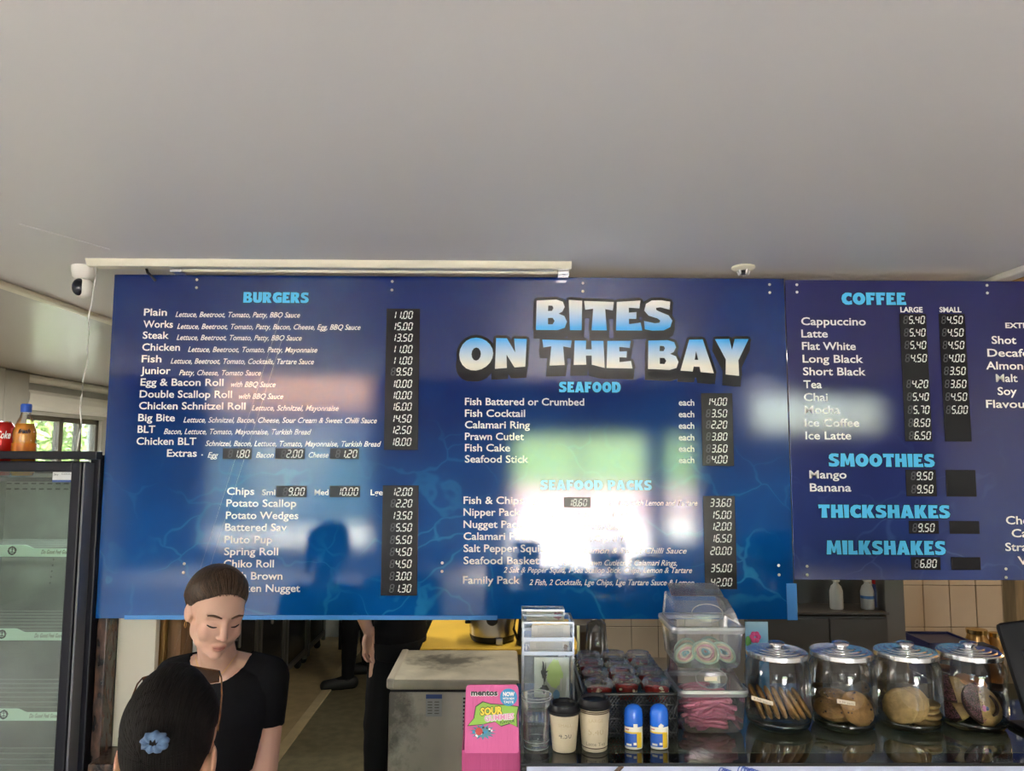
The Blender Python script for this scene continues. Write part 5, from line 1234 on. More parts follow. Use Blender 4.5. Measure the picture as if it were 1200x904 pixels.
for r_ in range(rowsN):
    for c_ in range(3):
        x = bx0 + .004 + cw * (c_ + .5) + q.uniform(-.002, .002); y = by0 + .008 + cl_ * (r_ + .5) + q.uniform(-.002, .002); z0 = bz1 - .030 + q.uniform(-.002, .004) + (.003 if r_ else 0)
        if c_ == 1 and r_ == 0: z0 += .004; y += .012
        rr = min(cw, .066) / 2 - .0012 + (.002 if r_ == 0 and c_ != 1 else 0)
        k = rr / .033
        t = thing('dessert_cup', 'lidded clear cup of red dessert in the basket, %s, %s one' % (rown[r_], coln[c_]), 'cup', (x, y, z0), 'lidded dessert cups in the black basket')
        MB().lathe([(0, z0), (.024 * k, z0), (.031 * k, z0 + .036), (.033 * k, z0 + .038)], (x, y, 0), 28, close=False).build('cup_body', M_jar, t, smooth=True)
        MB().lathe([(0, z0 + .001), (.0232 * k, z0 + .001), (.0288 * k, z0 + .030), (.02 * k, z0 + .033), (0, z0 + .034)], (x, y, 0), 24).build('jelly', M_jelly if (r_ + c_) % 3 != 1 or r_ == 0 else M_jellyd, t, smooth=True)
        mm = MB()
        for _ in range(9 if r_ < 2 else 5):
            a = q.uniform(0, 6.28); d = .024 * k * math.sqrt(q.random()); s = q.uniform(.004, .008)
            if q.random() < .6: a = q.uniform(-2.6, -.5); d = .0255 * k
            mm.bbox(x + d * math.cos(a) - s, x + d * math.cos(a) + s, y + d * math.sin(a) * .9 - s * .6, y + d * math.sin(a) * .9 + s * .6, z0 + .012 + q.random() * .012, z0 + .020 + q.random() * .016, .002, rot=(q.uniform(-1, 1), q.uniform(-1, 1), q.uniform(-1, 1)))
        o = mm.build('cream_pieces', M_cream2, t); o['kind'] = 'stuff'
        MB().lathe([(.0335 * k, z0 + .0365), (.0345 * k, z0 + .038), (.0345 * k, z0 + .041), (.031 * k, z0 + .042), (.029 * k, z0 + .048), (.020 * k, z0 + .0495), (.018 * k, z0 + .0475), (0, z0 + .047)], (x, y, 0), 32, close=False).build('cup_lid', M_lidc, t, smooth=True)
# clear funnel shaped cup behind the basket and bare cable
xx = px2x(699, 2.06, 760); t = thing('clear_beaker', 'clear upside down plastic cup behind the dessert cups', 'cup', (xx, 2.06, CT))
MB().lathe([(.030, CT + .12), (.026, CT + .175), (.012, CT + .185), (0, CT + .186)], (xx + .0, 2.06, 0), 28, close=False).build('cup_body', M_jar, t, smooth=True)
MB().lathe([(.03, CT + .001), (.031, CT + .12)], (xx, 2.06, 0), 28, close=False).build('cup_base', M_jar, t, smooth=True)
# black mesh divider by the tub, yellow edge strip
tag(MB().bbox(px2x(783, 2.06, 760), px2x(793, 2.06, 760), 2.05, 2.08, CT, py2z(726, 2.06, 790), .002).build('mesh_divider', M_bask, None), 'black upright divider between dessert basket and candy tubs', 'divider')
tag(MB().bbox(px2x(676, 2.05, 760), px2x(679, 2.05, 760), 2.04, 2.05, CT, py2z(733, 2.05, 678), .001).build('acrylic_strip', mat('pale_yellow_edge', (.62, .62, .36), .3), None), 'thin pale yellow upright edge strip beside the acrylic tower', 'strip')
# blue card with pink flower behind the tub
a = pt(873, 729, 2.0); b = pt(901, 765, 2.0)
M_bcard = gradient_z('blue_card_fade', (.05, .22, .45), (.30, .50, .62), -.08, .0)
t = thing('flower_card', 'blue card with pink flower standing behind the candy tubs', 'card', (a.x, 2.0, a.z))
MB().bbox(a.x, b.x, 2.0, 2.004, CT, a.z, .001).build('card_sheet', M_bcard, t)
m = MB(); c = pt(885, 747, 1.998)
for k in range(6): m.ell((c.x + .009 * math.cos(k * 1.047), 1.998, c.z + .009 * math.sin(k * 1.047)), (.007, .002, .007), n=10, m=5)
m.build('flower', mat('magenta_flower', (.55, .05, .20), .5), t, smooth=True)
c = pt(877, 752, 1.998); MB().ell((c.x, 1.998, c.z), (.008, .002, .014), n=10, m=6).build('leaf', mat('leaf_green', (.05, .20, .04), .5), t, smooth=True)

# ---- black terminal at the right edge
xx = px2x(1172, 1.70, 800)
t = thing('payment_terminal', 'black touch terminal with red ring at the right edge of the counter', 'terminal', (xx + .12, 1.72, CT))
M_term = mat('terminal_grey', (.012, .0125, .015), .6, spec=.15)
sh = Matrix.Translation((xx + .140, 1.66, CT + .142)) @ Euler((R(-12), R(-9), R(-8))).to_matrix().to_4x4()
m = MB(); m.bbox(-.125, .125, -.012, .012, -.112, .135, .022, M=sh); m.build('screen_housing', M_term, t, angle=40)
m = MB(); m.bbox(-.095, .1, -.0150, -.0115, -.10, .075, .006, M=sh); m.build('screen', mat('screen_black', (.006, .006, .008), .1), t)
ring = MB(); ring.tube([sh @ Vector((-.058 + .018 * math.cos(k * .3927), -.014, .100 + .018 * math.sin(k * .3927))) for k in range(16)], .0025, 6, closed=True); ring.build('red_ring', mat('red_ring', (.6, .04, .02), .4), t, smooth=True)
MB().bbox(xx + .075, xx + .19, 1.70, 1.80, CT, CT + .012, .004).build('stand_foot', M_black, t)
MB().bbox(xx + .075, xx + .15, 1.91, 1.98, CT + .001, CT + .15, .015).build('card_reader', M_blackm, t)
MB().bbox(xx + .10, xx + .14, 1.68, 1.72, CT + .010, CT + .12, .004).build('stand_neck', M_black, t)

# ---- pink lolly carton left of the counter, on a floor standing carton column
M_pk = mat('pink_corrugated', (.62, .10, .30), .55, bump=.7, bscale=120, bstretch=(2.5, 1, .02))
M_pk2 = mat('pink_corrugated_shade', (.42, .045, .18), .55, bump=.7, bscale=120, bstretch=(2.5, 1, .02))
ca = pt(547, 803, 1.665); cb = pt(608, 882, 1.63)
w0, w1 = px2x(545, 1.65, 880), px2x(607.5, 1.65, 880); zt = py2z(803, 1.66, 577); zm = py2z(882, 1.63, 577)
t = thing('pink_carton', 'pink corrugated sweets carton standing left of the display counter', 'carton', ((w0 + w1) / 2, 1.70, 0))
sl_ = .035
prof = rrect(w0 + .0, w1, 0, 1, 0, .008)
m = MB(); hgt = zt - zm
pl = []
for cx, cz_, a0 in ((w1 - .010, zt - .010, 0), (w0 + .010, zt - .010, 90), (w0 + .004, zm + .004, 180), (w1 - .004, zm + .004, 270)):
    rr = .010 if a0 < 180 else .004
    for k in range(5): a = R(a0 + 90 * k / 4); pl.append((cx + rr * math.cos(a), cz_ + rr * math.sin(a)))
yf = lambda z: 1.625 + sl_ * (z - zm) / hgt
n = len(pl); vs = [(p[0], yf(p[1]), p[1]) for p in pl] + [(p[0], yf(p[1]) + .004, p[1]) for p in pl]
m.add(vs, [tuple(range(n)), tuple(reversed(range(n, 2 * n)))] + [(k, k + n, (k + 1) % n + n, (k + 1) % n) for k in range(n)])
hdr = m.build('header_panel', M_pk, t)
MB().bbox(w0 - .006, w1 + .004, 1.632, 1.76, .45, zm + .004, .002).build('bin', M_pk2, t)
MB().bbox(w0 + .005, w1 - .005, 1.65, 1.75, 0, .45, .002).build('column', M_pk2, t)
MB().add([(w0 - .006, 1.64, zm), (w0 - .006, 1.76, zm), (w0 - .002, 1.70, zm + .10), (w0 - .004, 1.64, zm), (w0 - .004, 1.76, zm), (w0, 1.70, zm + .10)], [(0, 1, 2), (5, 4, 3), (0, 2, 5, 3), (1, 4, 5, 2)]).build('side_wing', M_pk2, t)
# artwork laid on the tilted header: u,v in photo pixels
def hp(px, py, off=.0008):
    x = px2x(px, 1.645, py); zz = zm + (882.5 - py) / 79.5 * hgt
    return Vector((x, yf(zz) - off, zz))
def flat(ptsl, m_, nm, off=.0008): 
    v = [hp(a, b, off) for a, b in ptsl]; MB().add(v, [tuple(range(len(v)))]).build(nm, m_, hdr)
def htext(s, xl, yb, xr, cap, m_, off, bold=0, tilt=0, shear=0):
    me, co = text_mesh(s, bold, 2, shear); mn, mx = co[:, 0].min(), co[:, 0].max(); o_ = origin_of(hdr); out = []
    for c in co:
        u = (c[0] - mn) / (mx - mn); p = hp(float(xl + (xr - xl) * u), float(yb - c[1] / CAPH * cap + tilt * u), off); out.append(p - o_)
    me.vertices.foreach_set('co', np.array([tuple(p) for p in out], dtype=np.float32).ravel()); me.update(); link_mesh('lettering', me, m_, hdr)
M_bk = mat('print_black', (.01, .01, .012), .5); M_wt = mat('print_white', (.8, .78, .78), .5); M_gr = mat('print_green', (.24, .46, .05), .5); M_yw = mat('print_yellow', (.85, .65, .05), .5); M_bl = mat('print_blue', (.02, .24, .50), .5); M_pp = mat('print_pink', (.75, .30, .50), .5)
for dx, dy in ((-.5, 0), (.5, .3), (0, .5)): htext('mentos', 551.8 + dx, 815.5 + dy, 583 + dx, 6.4, M_wt, .0008 + abs(dx) * 1e-4, .05)
htext('mentos', 551.8, 815.3, 583, 6.4, M_bk, .0013, .04)
flat([(596 + 10.2 * math.cos(-k * .2618), 817.5 + 10.4 * math.sin(-k * .2618) * 1) for k in range(24)], M_bl, 'blue_badge', .0014)
htext('NOW', 589.5, 816, 603, 4.6, M_wt, .0018, .05); htext('WITH NEW', 589, 820.3, 603, 2.6, M_wt, .0018, .03); htext('TASTE', 590, 824.4, 602, 2.6, M_wt, .0018, .03)
burst = [(558, 829), (566, 823.5), (575, 826), (590, 827), (607, 829), (605, 839), (605.5, 852), (597, 848), (587, 851), (580, 846), (566, 849), (549, 850.5), (556, 842)]
flat([(577 + (a - 577) * 1.05, 838 + (b - 838) * 1.08) for a, b in burst][::-1], M_bk, 'burst_outline', .0006); flat(burst[::-1], M_gr, 'burst', .0010)
for dx, dy in ((-.7, 0), (.7, 0), (0, .8), (0, -.8)): htext('SOUR', 563 + dx, 838.5 + dy, 589 + dx, 8, M_bk, .0014, .05, -2)
htext('SOUR', 563, 838.5, 589, 8, M_yw, .0019, .05, -2)
for dx, dy in ((-.6, 0), (.6, 0), (0, .7)): htext('GUMMIES', 568 + dx, 845.5 + dy, 602 + dx, 6.2, M_wt, .0015, .05, -3)
htext('GUMMIES', 568, 845.5, 602, 6.2, M_pp, .0019, .02, -3); htext('FLAVOUR', 586, 848.6, 603, 3, M_bk, .0019, .02, -2)
q = random.Random(2)
flat([(566 + (16 if k % 2 else 9) * math.cos(-k * .2244), 858 + (9.5 if k % 2 else 5.5) * math.sin(-k * .2244)) for k in range(28)], mat('print_teal', (.06, .22, .30), .5), 'splash', .0016)
for i in range(26): a = q.uniform(0, 6.28); d = q.random() ** .5; flat([(566 + d * 11 * math.cos(a) + 1.3 * math.cos(-k * 1.26), 858 + d * 6 * math.sin(a) + 1.3 * math.sin(-k * 1.26)) for k in range(5)], (M_wt, M_bl, M_bk)[i % 3], 'splash_fleck', .0018 + i * 2e-5)
flat([(561.5 + 4.4 * math.cos(-k * .6283), 857 + 4.6 * math.sin(-k * .6283)) for k in range(10)], mat('print_red', (.55, .05, .04), .5), 'strawberry', .0028)

# ================================================================== PEOPLE
def voxel_union(mb, voxel, smooth_iter=4, factor=.5):
    me = mb.mesh('u'); o = bpy.data.objects.new('u', me); C.objects.link(o)
    r = o.modifiers.new('r', 'REMESH'); r.mode = 'VOXEL'; r.voxel_size = voxel; r.adaptivity = 0
    s = o.modifiers.new('s', 'SMOOTH'); s.iterations = smooth_iter; s.factor = factor
    dg = bpy.context.evaluated_depsgraph_get(); res = bpy.data.meshes.new_from_object(o.evaluated_get(dg))
    bpy.data.objects.remove(o); bpy.data.meshes.remove(me)
    return res
def get_co(me):
    a = np.empty(len(me.vertices) * 3, dtype=np.float32); me.vertices.foreach_get('co', a); return a.reshape(-1, 3).astype(np.float64)
def get_no(me):
    a = np.empty(len(me.vertices) * 3, dtype=np.float32); me.vertices.foreach_get('normal', a); return a.reshape(-1, 3).astype(np.float64)
def set_co(me, co): me.vertices.foreach_set('co', co.astype(np.float32).ravel()); me.update()

EAR = [1, 0, 1]
def head_parts(mb, T):
    """T maps head-local metres (x her left, -y forward, z up, origin between the ears) to body space"""
    e = lambda c, r, rot=None, n=40, m=24: mb.ell(c, r, rot, n, m, M=T)
    cp = lambda a, b, ra, rb: mb.cap(T @ Vector(a), T @ Vector(b), ra, rb, 16)
    e((0, .018, .026), (.0755, .094, .083)); e((0, -.034, .010), (.064, .058, .070)); e((0, -.034, -.034), (.060, .058, .070))
    e((0, -.030, -.072), (.050, .052, .040)); e((0, -.074, -.096), (.019, .017, .015)); e((0, -.05, -.088), (.036, .034, .024))
    for s in (-1, 1):
        e((s * .036, -.062, -.034), (.024, .023, .028)); e((s * .040, -.040, -.066), (.018, .026, .022)); cp((s * .012, -.085, .022), (s * .046, -.069, .020), .0068, .0072)
        e((s * .010, -.099, -.036), (.0070, .0075, .0060)); e((s * .045, -.012, -.050), (.018, .036, .034))
        e((s * .0745 * EAR[0], .012, -.014 + EAR[1]), (.0060, .015 * EAR[2], .026 * EAR[2]), (R(-12), 0, R(s * -20))); e((s * .070, .008, -.020 + EAR[1]), (.007, .012, .022))
    cp((0, -.088, .014), (0, -.106, -.028), .0062, .0085); e((0, -.1085, -.033), (.0098, .0090, .0085))
    cp((-.017, -.0880, -.0655), (0, -.0948, -.0628), .0042, .0050); cp((.017, -.0880, -.0655), (0, -.0948, -.0628), .0042, .0050)
    cp((-.014, -.0880, -.0720), (0, -.0930, -.0735), .0046, .0058); cp((.014, -.0880, -.0720), (0, -.0930, -.0735), .0046, .0058)
def face_displace(me, T):
    Ti = T.inverted(); co = get_co(me); A = np.array(Ti); L = co @ A[:3, :3].T + A[:3, 3]
    d = np.zeros_like(L)
    front = (L[:, 1] < -.03)
    for s in (-1, 1):
        x, z = L[:, 0] - s * .0315, L[:, 2] - .002
        g = np.exp(-(x / .016) ** 2 - (z / .0105) ** 2); d[:, 1] += front * g * .0100          # socket
        g = np.exp(-((L[:, 0] - s * .0315) / .0115) ** 2 - ((L[:, 2] + .0035) / .0072) ** 2); d[:, 1] -= front * g * .0072  # lid over the eyeball
        g = np.exp(-((L[:, 0] - s * .0315) / .013) ** 2 - ((L[:, 2] - .0065) / .0018) ** 2); d[:, 1] += front * g * .0016   # lid crease
    g = np.exp(-(L[:, 0] / .017) ** 2 - ((L[:, 2] + .0683) / .0014) ** 2); d[:, 1] += front * g * .0026                      # mouth line
    g = np.exp(-(L[:, 0] / .003) ** 2 - ((L[:, 2] + .052) / .006) ** 2); d[:, 1] += front * g * .0012                        # philtrum
    W = np.array(T)[:3, :3]; co += d @ W.T; set_co(me, co)
    return L
def hand_parts(mb, W, d, side, palm, curl=.5, s=1.0):
    """hand from wrist W along d; palm = direction the palm faces; side = +1/-1 thumb side sign"""
    W = Vector(W); d = Vector(d).normalized(); pn = Vector(palm); pn = (pn - d * pn.dot(d)).normalized(); sd = d.cross(pn) * side
    M = Matrix((sd, pn, d)).transposed()
    def P(a, b, c): return W + M @ Vector((a, b, c)) * s
    q = M.to_4x4(); q.translation = P(0, 0, .042); mb.ell((0, 0, 0), (.036 * s, .013 * s, .046 * s), n=20, m=12, M=q)
    for k, (off, L_) in enumerate(((.028, .068), (.0095, .077), (-.0095, .072), (-.027, .056))):
        a = P(off * .9, 0, .075); b = P(off * 1.15, .010 * curl * 2, .075 + L_ * .42); c = P(off * 1.15, .034 * curl * 2, .075 + L_ * .72); e_ = P(off * 1.1, .056 * curl * 2, .075 + L_ * .85)
        mb.chain([a, b, c, e_], [.0088 * s, .0082 * s, .0074 * s, .0064 * s], 10)
    mb.chain([P(.022, .004, .018), P(.042, .016, .045), P(.046, .026, .070), P(.042, .033, .088)], [.012 * s, .0105 * s, .0092 * s, .0075 * s], 10)
def ring(c, rx, ry, n=28, e=2.4):
    out = []
    for k in range(n):
        a = 2 * math.pi * k / n; ca, sa = math.cos(a), math.sin(a)
        out.append(Vector((c[0] + rx * math.copysign(abs(ca) ** (2 / e), ca), c[1] + ry * math.copysign(abs(sa) ** (2 / e), sa), c[2])))
    return out
def torso(mb, spec): mb.loft([ring(c, rx, ry) for c, rx, ry in spec])

def shell(name, me, f, off, matl, parent, rim=.0, cols=None):
    """a garment or hair cap: the faces of the body where f > 0, pushed out along the normals"""
    co = get_co(me); no = get_no(me); bm = bmesh.new(); bm.from_mesh(me)
    keep = f > 0
    dels = [fc for fc in bm.faces if not all(keep[v.index] for v in fc.verts)]
    o_ = off if isinstance(off, np.ndarray) else np.full(len(co), off)
    for v in bm.verts: v.co = Vector(co[v.index] + no[v.index] * o_[v.index])
    bmesh.ops.delete(bm, geom=dels, context='FACES')
    be = [e for e in bm.edges if e.is_boundary]
    for _ in range(3):
        upd = {}
        for e in be:
            for v in e.verts:
                nb = [x.other_vert(v).co for x in v.link_edges if x.is_boundary]
                if len(nb) == 2: upd[v] = v.co * .4 + (nb[0] + nb[1]) * .3
        for v, c in upd.items(): v.co = c
    if rim:
        bm.normal_update(); r = bmesh.ops.extrude_edge_only(bm, edges=be)
        nv = [g for g in r['geom'] if isinstance(g, bmesh.types.BMVert)]
        for v in nv: v.co -= v.normal * 0 
        src = {}
        for v in nv:
            nb = [e.other_vert(v) for e in v.link_edges]; nb = [x for x in nb if x not in set(nv)]
            if nb: v.co = nb[0].co - nb[0].normal * rim
    m2 = bpy.data.meshes.new(name); bm.to_mesh(m2); bm.free()
    return link_mesh(name, m2, matl, parent, True)

def finish_person(name_part, me, m, parent, loc, rotz):
    o = link_mesh(name_part, me, m, parent, True); return o
M_tint = mat('skin', (.56, .33, .235), .48, sub=.10, spec=.35)
def skin_mat(name, base, lip):
    m = mat(name, base, .48, sub=.12, spec=.32, bump=.05, bscale=700)
    n = m.node_tree; b = n.nodes['Principled BSDF']; at = n.nodes.new('ShaderNodeAttribute'); at.attribute_name = 'tint'
    mx = n.nodes.new('ShaderNodeMix'); mx.data_type = 'RGBA'; mx.inputs[6].default_value = (*base, 1); mx.inputs[7].default_value = (*lip, 1)
    n.links.new(at.outputs['Fac'], mx.inputs[0]); n.links.new(mx.outputs[2], b.inputs['Base Color']); return m
M_skin = skin_mat('fair_skin', (.60, .37, .28), (.46, .16, .14))
M_skin2 = skin_mat('tan_skin', (.42, .22, .14), (.36, .14, .12))
M_tee = mat('black_cotton', (.0065, .0065, .0080), .92, spec=.12, bump=.3, bscale=40)
M_trs = mat('black_trousers', (.0095, .0095, .011), .9, spec=.2, bump=.3, bscale=30)
M_shoe = mat('black_shoe', (.010, .010, .011), .5)
def hair_mat(name, c0, c1, r=.42):
    m = mat(name, c0, r, spec=.3 if r < .5 else .12, col2=c1, nscale=30, nstretch=(9, .7, .7), bump=.9, bscale=60, bstretch=(9, .6, .6)); return m
M_hair = hair_mat('brown_hair', (.060, .034, .020), (.022, .012, .008))
M_hair2 = hair_mat('dark_hair', (.0075, .0055, .0048), (.002, .0015, .0014), .7)

def set_tint(me, arr):
    at = me.attributes.new('tint', 'FLOAT', 'POINT'); at.data.foreach_set('value', arr.astype(np.float32))

def make_person(label, loc, rotz, H, T, arms, legs, voxel, skinm, hairm, hair_f, tee_f, thick=1.0, girth=1.0, feet=True, group=None, smooth=4, face=True, hands=True, neck=None, tspec=None, hair_off=.0125):
    t = thing('person', label, 'person', (0, 0, 0), group)
    mb = MB(); head_parts(mb, T)
    shz, sw, nb = H['sh'], H['sw'], H['neck']
    hc = T @ Vector((0, .018, -.045)); mb.chain([nb, hc], [.052 * thick, .049 * thick], 20)
    mb.chain([T @ Vector((0, -.01, -.06)), Vector(nb) + Vector((0, -.012, .02))], [.042 * thick, .046 * thick], 20)
    torso(mb, tspec)
    for (s, e, w, hd, palm, cu, side) in arms:
        mb.chain([s, e], [.045 * thick, .037 * thick], 16); mb.chain([e, w], [.037 * thick, .025 * thick], 16)
        mb.chain([Vector(nb) + Vector((0, .012, .012)), Vector(s) + Vector((0, .004, .006))], [.040 * thick, .040 * thick], 16)
        if hands: hand_parts(mb, w, hd, side, palm, cu)
    for (h, k, a, toe) in legs:
        mb.chain([h, k], [.080 * girth, .055 * girth], 18); mb.chain([k, a], [.054 * girth, .036], 18)
        kv, av = Vector(k), Vector(a); mb.ell(kv * .68 + av * .32 + Vector((0, .012, 0)), (.052 * girth, .056 * girth, .11), n=18, m=12)
        mb.chain([av + Vector((0, 0, -.03)), Vector(toe)], [.036, .026], 12)
    me = voxel_union(mb, voxel, smooth)
    L = face_displace(me, T) if face else (get_co(me) @ np.array(T.inverted())[:3, :3].T + np.array(T.inverted())[:3, 3])
    co = get_co(me)
    lip = np.exp(-(L[:, 0] / .0195) ** 4 - ((L[:, 2] + .0682) / .0078) ** 4) * (L[:, 1] < -.082)
    ck = sum(np.exp(-((L[:, 0] - s * .042) / .02) ** 2 - ((L[:, 2] + .03) / .018) ** 2) for s in (-1, 1)) * .12 * (L[:, 1] < -.03)
    ck = ck + np.exp(-(L[:, 0] / .014) ** 2 - ((L[:, 2] + .034) / .014) ** 2) * .15 * (L[:, 1] < -.08)
    set_tint(me, np.clip(lip * .75 + ck, 0, 1))
    link_mesh('body', me, skinm, t, True)
    hf = hair_f(L); 
    shell('hair', me, hf, np.clip(.0006 + hf * .17, .0006, hair_off), hairm, t)
    shell('t_shirt', me, tee_f(co), .0065 + .003 * np.array([mnoise.noise(Vector(c) * 9) for c in co]), M_tee, t, rim=.006)
    return t, me, L, co

def frame(c, yaw, pitch, roll=0):
    return Matrix.Translation(c) @ Euler((0, 0, R(yaw))).to_matrix().to_4x4() @ Euler((R(pitch), 0, 0)).to_matrix().to_4x4() @ Euler((0, R(roll), 0)).to_matrix().to_4x4()

# ---------- the girl behind the counter, looking down
GY = 2.06
hcg = pt(254, 715, 1.965)
Tg = frame(hcg, 36, 17, 7) @ Matrix.Diagonal((.90, .90, .90, 1))
gx = px2x(259, GY, 800)
nbg = Vector((gx, GY - .01, 1.262))
shp = [Vector((gx + s * .132, GY + .005 - s * .0, 1.238)) for s in (-1, 1)]
tsp = [((gx, GY + .0, .80), .150, .100), ((gx, GY, .86), .152, .102), ((gx, GY, .96), .118, .088), ((gx, GY - .008, 1.06), .128, .098), ((gx, GY - .012, 1.14), .138, .104), ((gx, GY, 1.20), .140, .086), ((gx, GY + .006, 1.245), .118, .066), ((gx, GY + .006, 1.270), .075, .052), ((gx, GY + .004, 1.29), .05, .045)]
el = [Vector((gx - .165, GY - .02, 1.00)), Vector((gx + .128, GY - .02, .985))]
wr = [Vector((gx - .10, GY - .22, .93)), Vector((gx + .075, GY - .235, .915))]
hp_ = [Vector((gx + s * .075, GY + .01, .78)) for s in (-1, 1)]; kn = [Vector((gx + s * .08, GY - .02, .43)) for s in (-1, 1)]; an = [Vector((gx + s * .085, GY + .02, .09)) for s in (-1, 1)]
def hair_girl(L):
    x, y, z = L[:, 0], L[:, 1], L[:, 2]
    phi = np.degrees(np.arctan2(np.abs(x), -(y - .010)))
    h = z - np.interp(phi, [0, 18, 34, 48, 60, 72, 84, 96, 108, 130, 180], [.073, .070, .059, .047, .036, .021, .004, -.010, -.030, -.055, -.062])
    ear = (np.abs(x) > .069) & (z < .010) & (y > -.008) & (y < .030)
    h = np.where(ear, -.01, h)
    return np.where((L[:, 2] > -.075) & (np.linalg.norm(L - np.array([0, .01, .01]), axis=1) < .14), h, -.01)
def sleeve_cut(co, arms, umax):
    out = np.ones(len(co))
    for s_, e_, w_ in arms:
        s_, e_, w_ = np.array(s_), np.array(e_), np.array(w_)
        ax = e_ - s_; u = ((co - s_) @ ax) / (ax @ ax); d1 = np.linalg.norm(co - s_ - np.outer(u, ax), axis=1)
        a2 = w_ - e_; L2 = math.sqrt(a2 @ a2); u2 = ((co - e_) @ a2) / (a2 @ a2); d2 = np.linalg.norm(co - e_ - np.outer(np.clip(u2, 0, 1 + .2 / L2), a2), axis=1)
        out = np.where(((u > umax) & (u < 1.3) & (d1 < .047)) | (d2 < .052), -1., out)
    return out
def tee_girl(co):
    x, y, z = co[:, 0] - gx, co[:, 1] - GY, co[:, 2]
    top = np.where(z < 1.33, 1., -1.)
    neck = (x / .082) ** 2 + ((z - 1.315) / .078) ** 2 + 0 * y
    neckb = (x / .075) ** 2 + ((z - 1.31) / .045) ** 2
    inside = np.where(y < .01, neck, neckb) - 1
    arm = np.abs(x) > .135 
    fz = np.where(z > .80, 1., -1.)
    sl = sleeve_cut(co, zip(shp, el, wr), .48)
    return np.minimum(np.minimum(np.minimum(inside, fz), sl), top)
tg, mg, Lg, cg = make_person('young woman in black t-shirt with tied brown hair looking down behind the counter', hcg, 0, dict(sh=1.25, sw=.13, neck=nbg), Tg,
    [(shp[0], el[0], wr[0], (.35, -.9, -.15), (0, 0, -1), .4, 1), (shp[1], el[1], wr[1], (-.35, -.9, -.15), (0, 0, -1), .4, -1)],
    [(hp_[i], kn[i], an[i], an[i] + Vector((0, -.14, -.055))) for i in (0, 1)], .0031, M_skin, M_hair, hair_girl, tee_girl, thick=.93, tspec=tsp, smooth=8)
shell('trousers', mg, np.where((cg[:, 2] < .82) & (cg[:, 2] > .10) & (cg[:, 1] > GY - .16), 1., -1.), .006, M_trs, tg)
for i in (0, 1):
    m = MB(); a = an[i]; m.chain([a + Vector((0, .03, -.045)), a + Vector((0, -.16, -.055))], [.043, .036], 14); m.build('shoe', M_shoe, tg, smooth=True)
def local_tube(T, pts, r, m_, nm, par, n=6):
    mb = MB(); mb.tube([T @ Vector(p) for p in pts], r, n); return mb.build(nm, m_, par, smooth=True)
M_lash = mat('lash', (.020, .012, .010), .6); M_brow = mat('brow', (.13, .072, .046), .8); M_gold = mat('gold', (.7, .45, .16), .3, metal=1)
def surf_y(L, x, z):
    k = (np.abs(L[:, 0] - x) < .004) & (np.abs(L[:, 2] - z) < .004) & (L[:, 1] < -.03)
    return float(L[k, 1].min()) if k.any() else -.08
for s in (-1, 1):
    pts = []
    for k in range(9):
        u = k / 8; x = s * (.0195 + .025 * u); z_ = -.0085 - .0028 * math.sin(math.pi * u) + .002 * u; pts.append((x, surf_y(Lg, x, z_) - .0004, z_))
    local_tube(Tg, pts, [.0007 + .0014 * math.sin(math.pi * (k + .6) / 9.5) for k in range(9)], M_lash, 'eyelashes', tg)
    pts = []
    for k in range(9):
        u = k / 8; x = s * (.013 + .036 * u); z_ = .0185 + .0055 * math.sin(math.pi * (u * .8)) - .002 * u; pts.append((x, surf_y(Lg, x, z_) + .0003, z_))
    local_tube(Tg, pts, [.0014 + .0017 * math.sin(math.pi * (k + 1.2) / 10) for k in range(9)], M_brow, 'eyebrow', tg)
# dark line of the closed lips
pts = [(x, surf_y(Lg, x, -.0683) + .0010, -.0683 + abs(x) * .04) for x in [(-.0165 + k * .0033) for k in range(11)]]
local_tube(Tg, pts, .0006, mat('lip_line', (.22, .07, .06), .6), 'lip_line', tg)
# pony tail and wisps
m = MB(); m.ell((0, .044, .026), (.0775, .078, .0845), n=48, m=30, M=Tg); m.build('gathered_hair', M_hair, tg, smooth=True)
m = MB(); m.chain([Tg @ Vector((0, .112, .045)), Tg @ Vector((.0, .135, .02)), Tg @ Vector((.02, .135, -.05)), Tg @ Vector((.03, .12, -.13))], [.024, .027, .022, .010], 16); m.build('ponytail', M_hair, tg, smooth=True)
m = MB(); m.tube([Tg @ Vector((.020 * math.cos(a * .5236), .108 + .004 * math.sin(a), .045 + .020 * math.sin(a * .5236))) for a in range(12)], .006, 8, closed=True); m.build('hair_tie', M_blackm, tg, smooth=True)
q = random.Random(12)
M_hairl = mat('light_brown_strands', (.115, .068, .042), .45, spec=.3)
strands = [MB(), MB()]
for i in range(300):   # combed back strands from the hairline to the tie
    ph = math.radians(q.uniform(-100, 100)); hl = float(np.interp(abs(math.degrees(ph)), [0, 34, 60, 84, 100], [.075, .063, .040, .008, -.010])) + q.uniform(.0, .012)
    S = Vector((math.sin(ph) * .078, .014 - math.cos(ph) * .082, hl)) - Vector((0, .018, .026)); S = Vector((S.x / .0755, S.y / .094, S.z / .083)).normalized()
    E_ = Vector((q.uniform(-.10, .10), 1, q.uniform(.1, .32))).normalized(); an_ = S.angle(E_); pts = []
    for k in range(11):
        u = k / 10; d = (S * math.sin((1 - u) * an_) + E_ * math.sin(u * an_)) / max(math.sin(an_), 1e-3); o_ = .0022 + .0112 * min(1, u / .30)
        pts.append(Tg @ (Vector((d.x * (.0755 + o_), d.y * (.094 + o_), d.z * (.083 + o_))) + Vector((0, .018, .026))))
    strands[i % 2].tube(pts, .00055, 4)
strands[0].build('combed_strands', M_hair, tg, smooth=True)['kind'] = 'stuff'; m = strands[1]
m.build('loose_strands', M_hairl, tg, smooth=True)['kind'] = 'stuff'
m = MB()
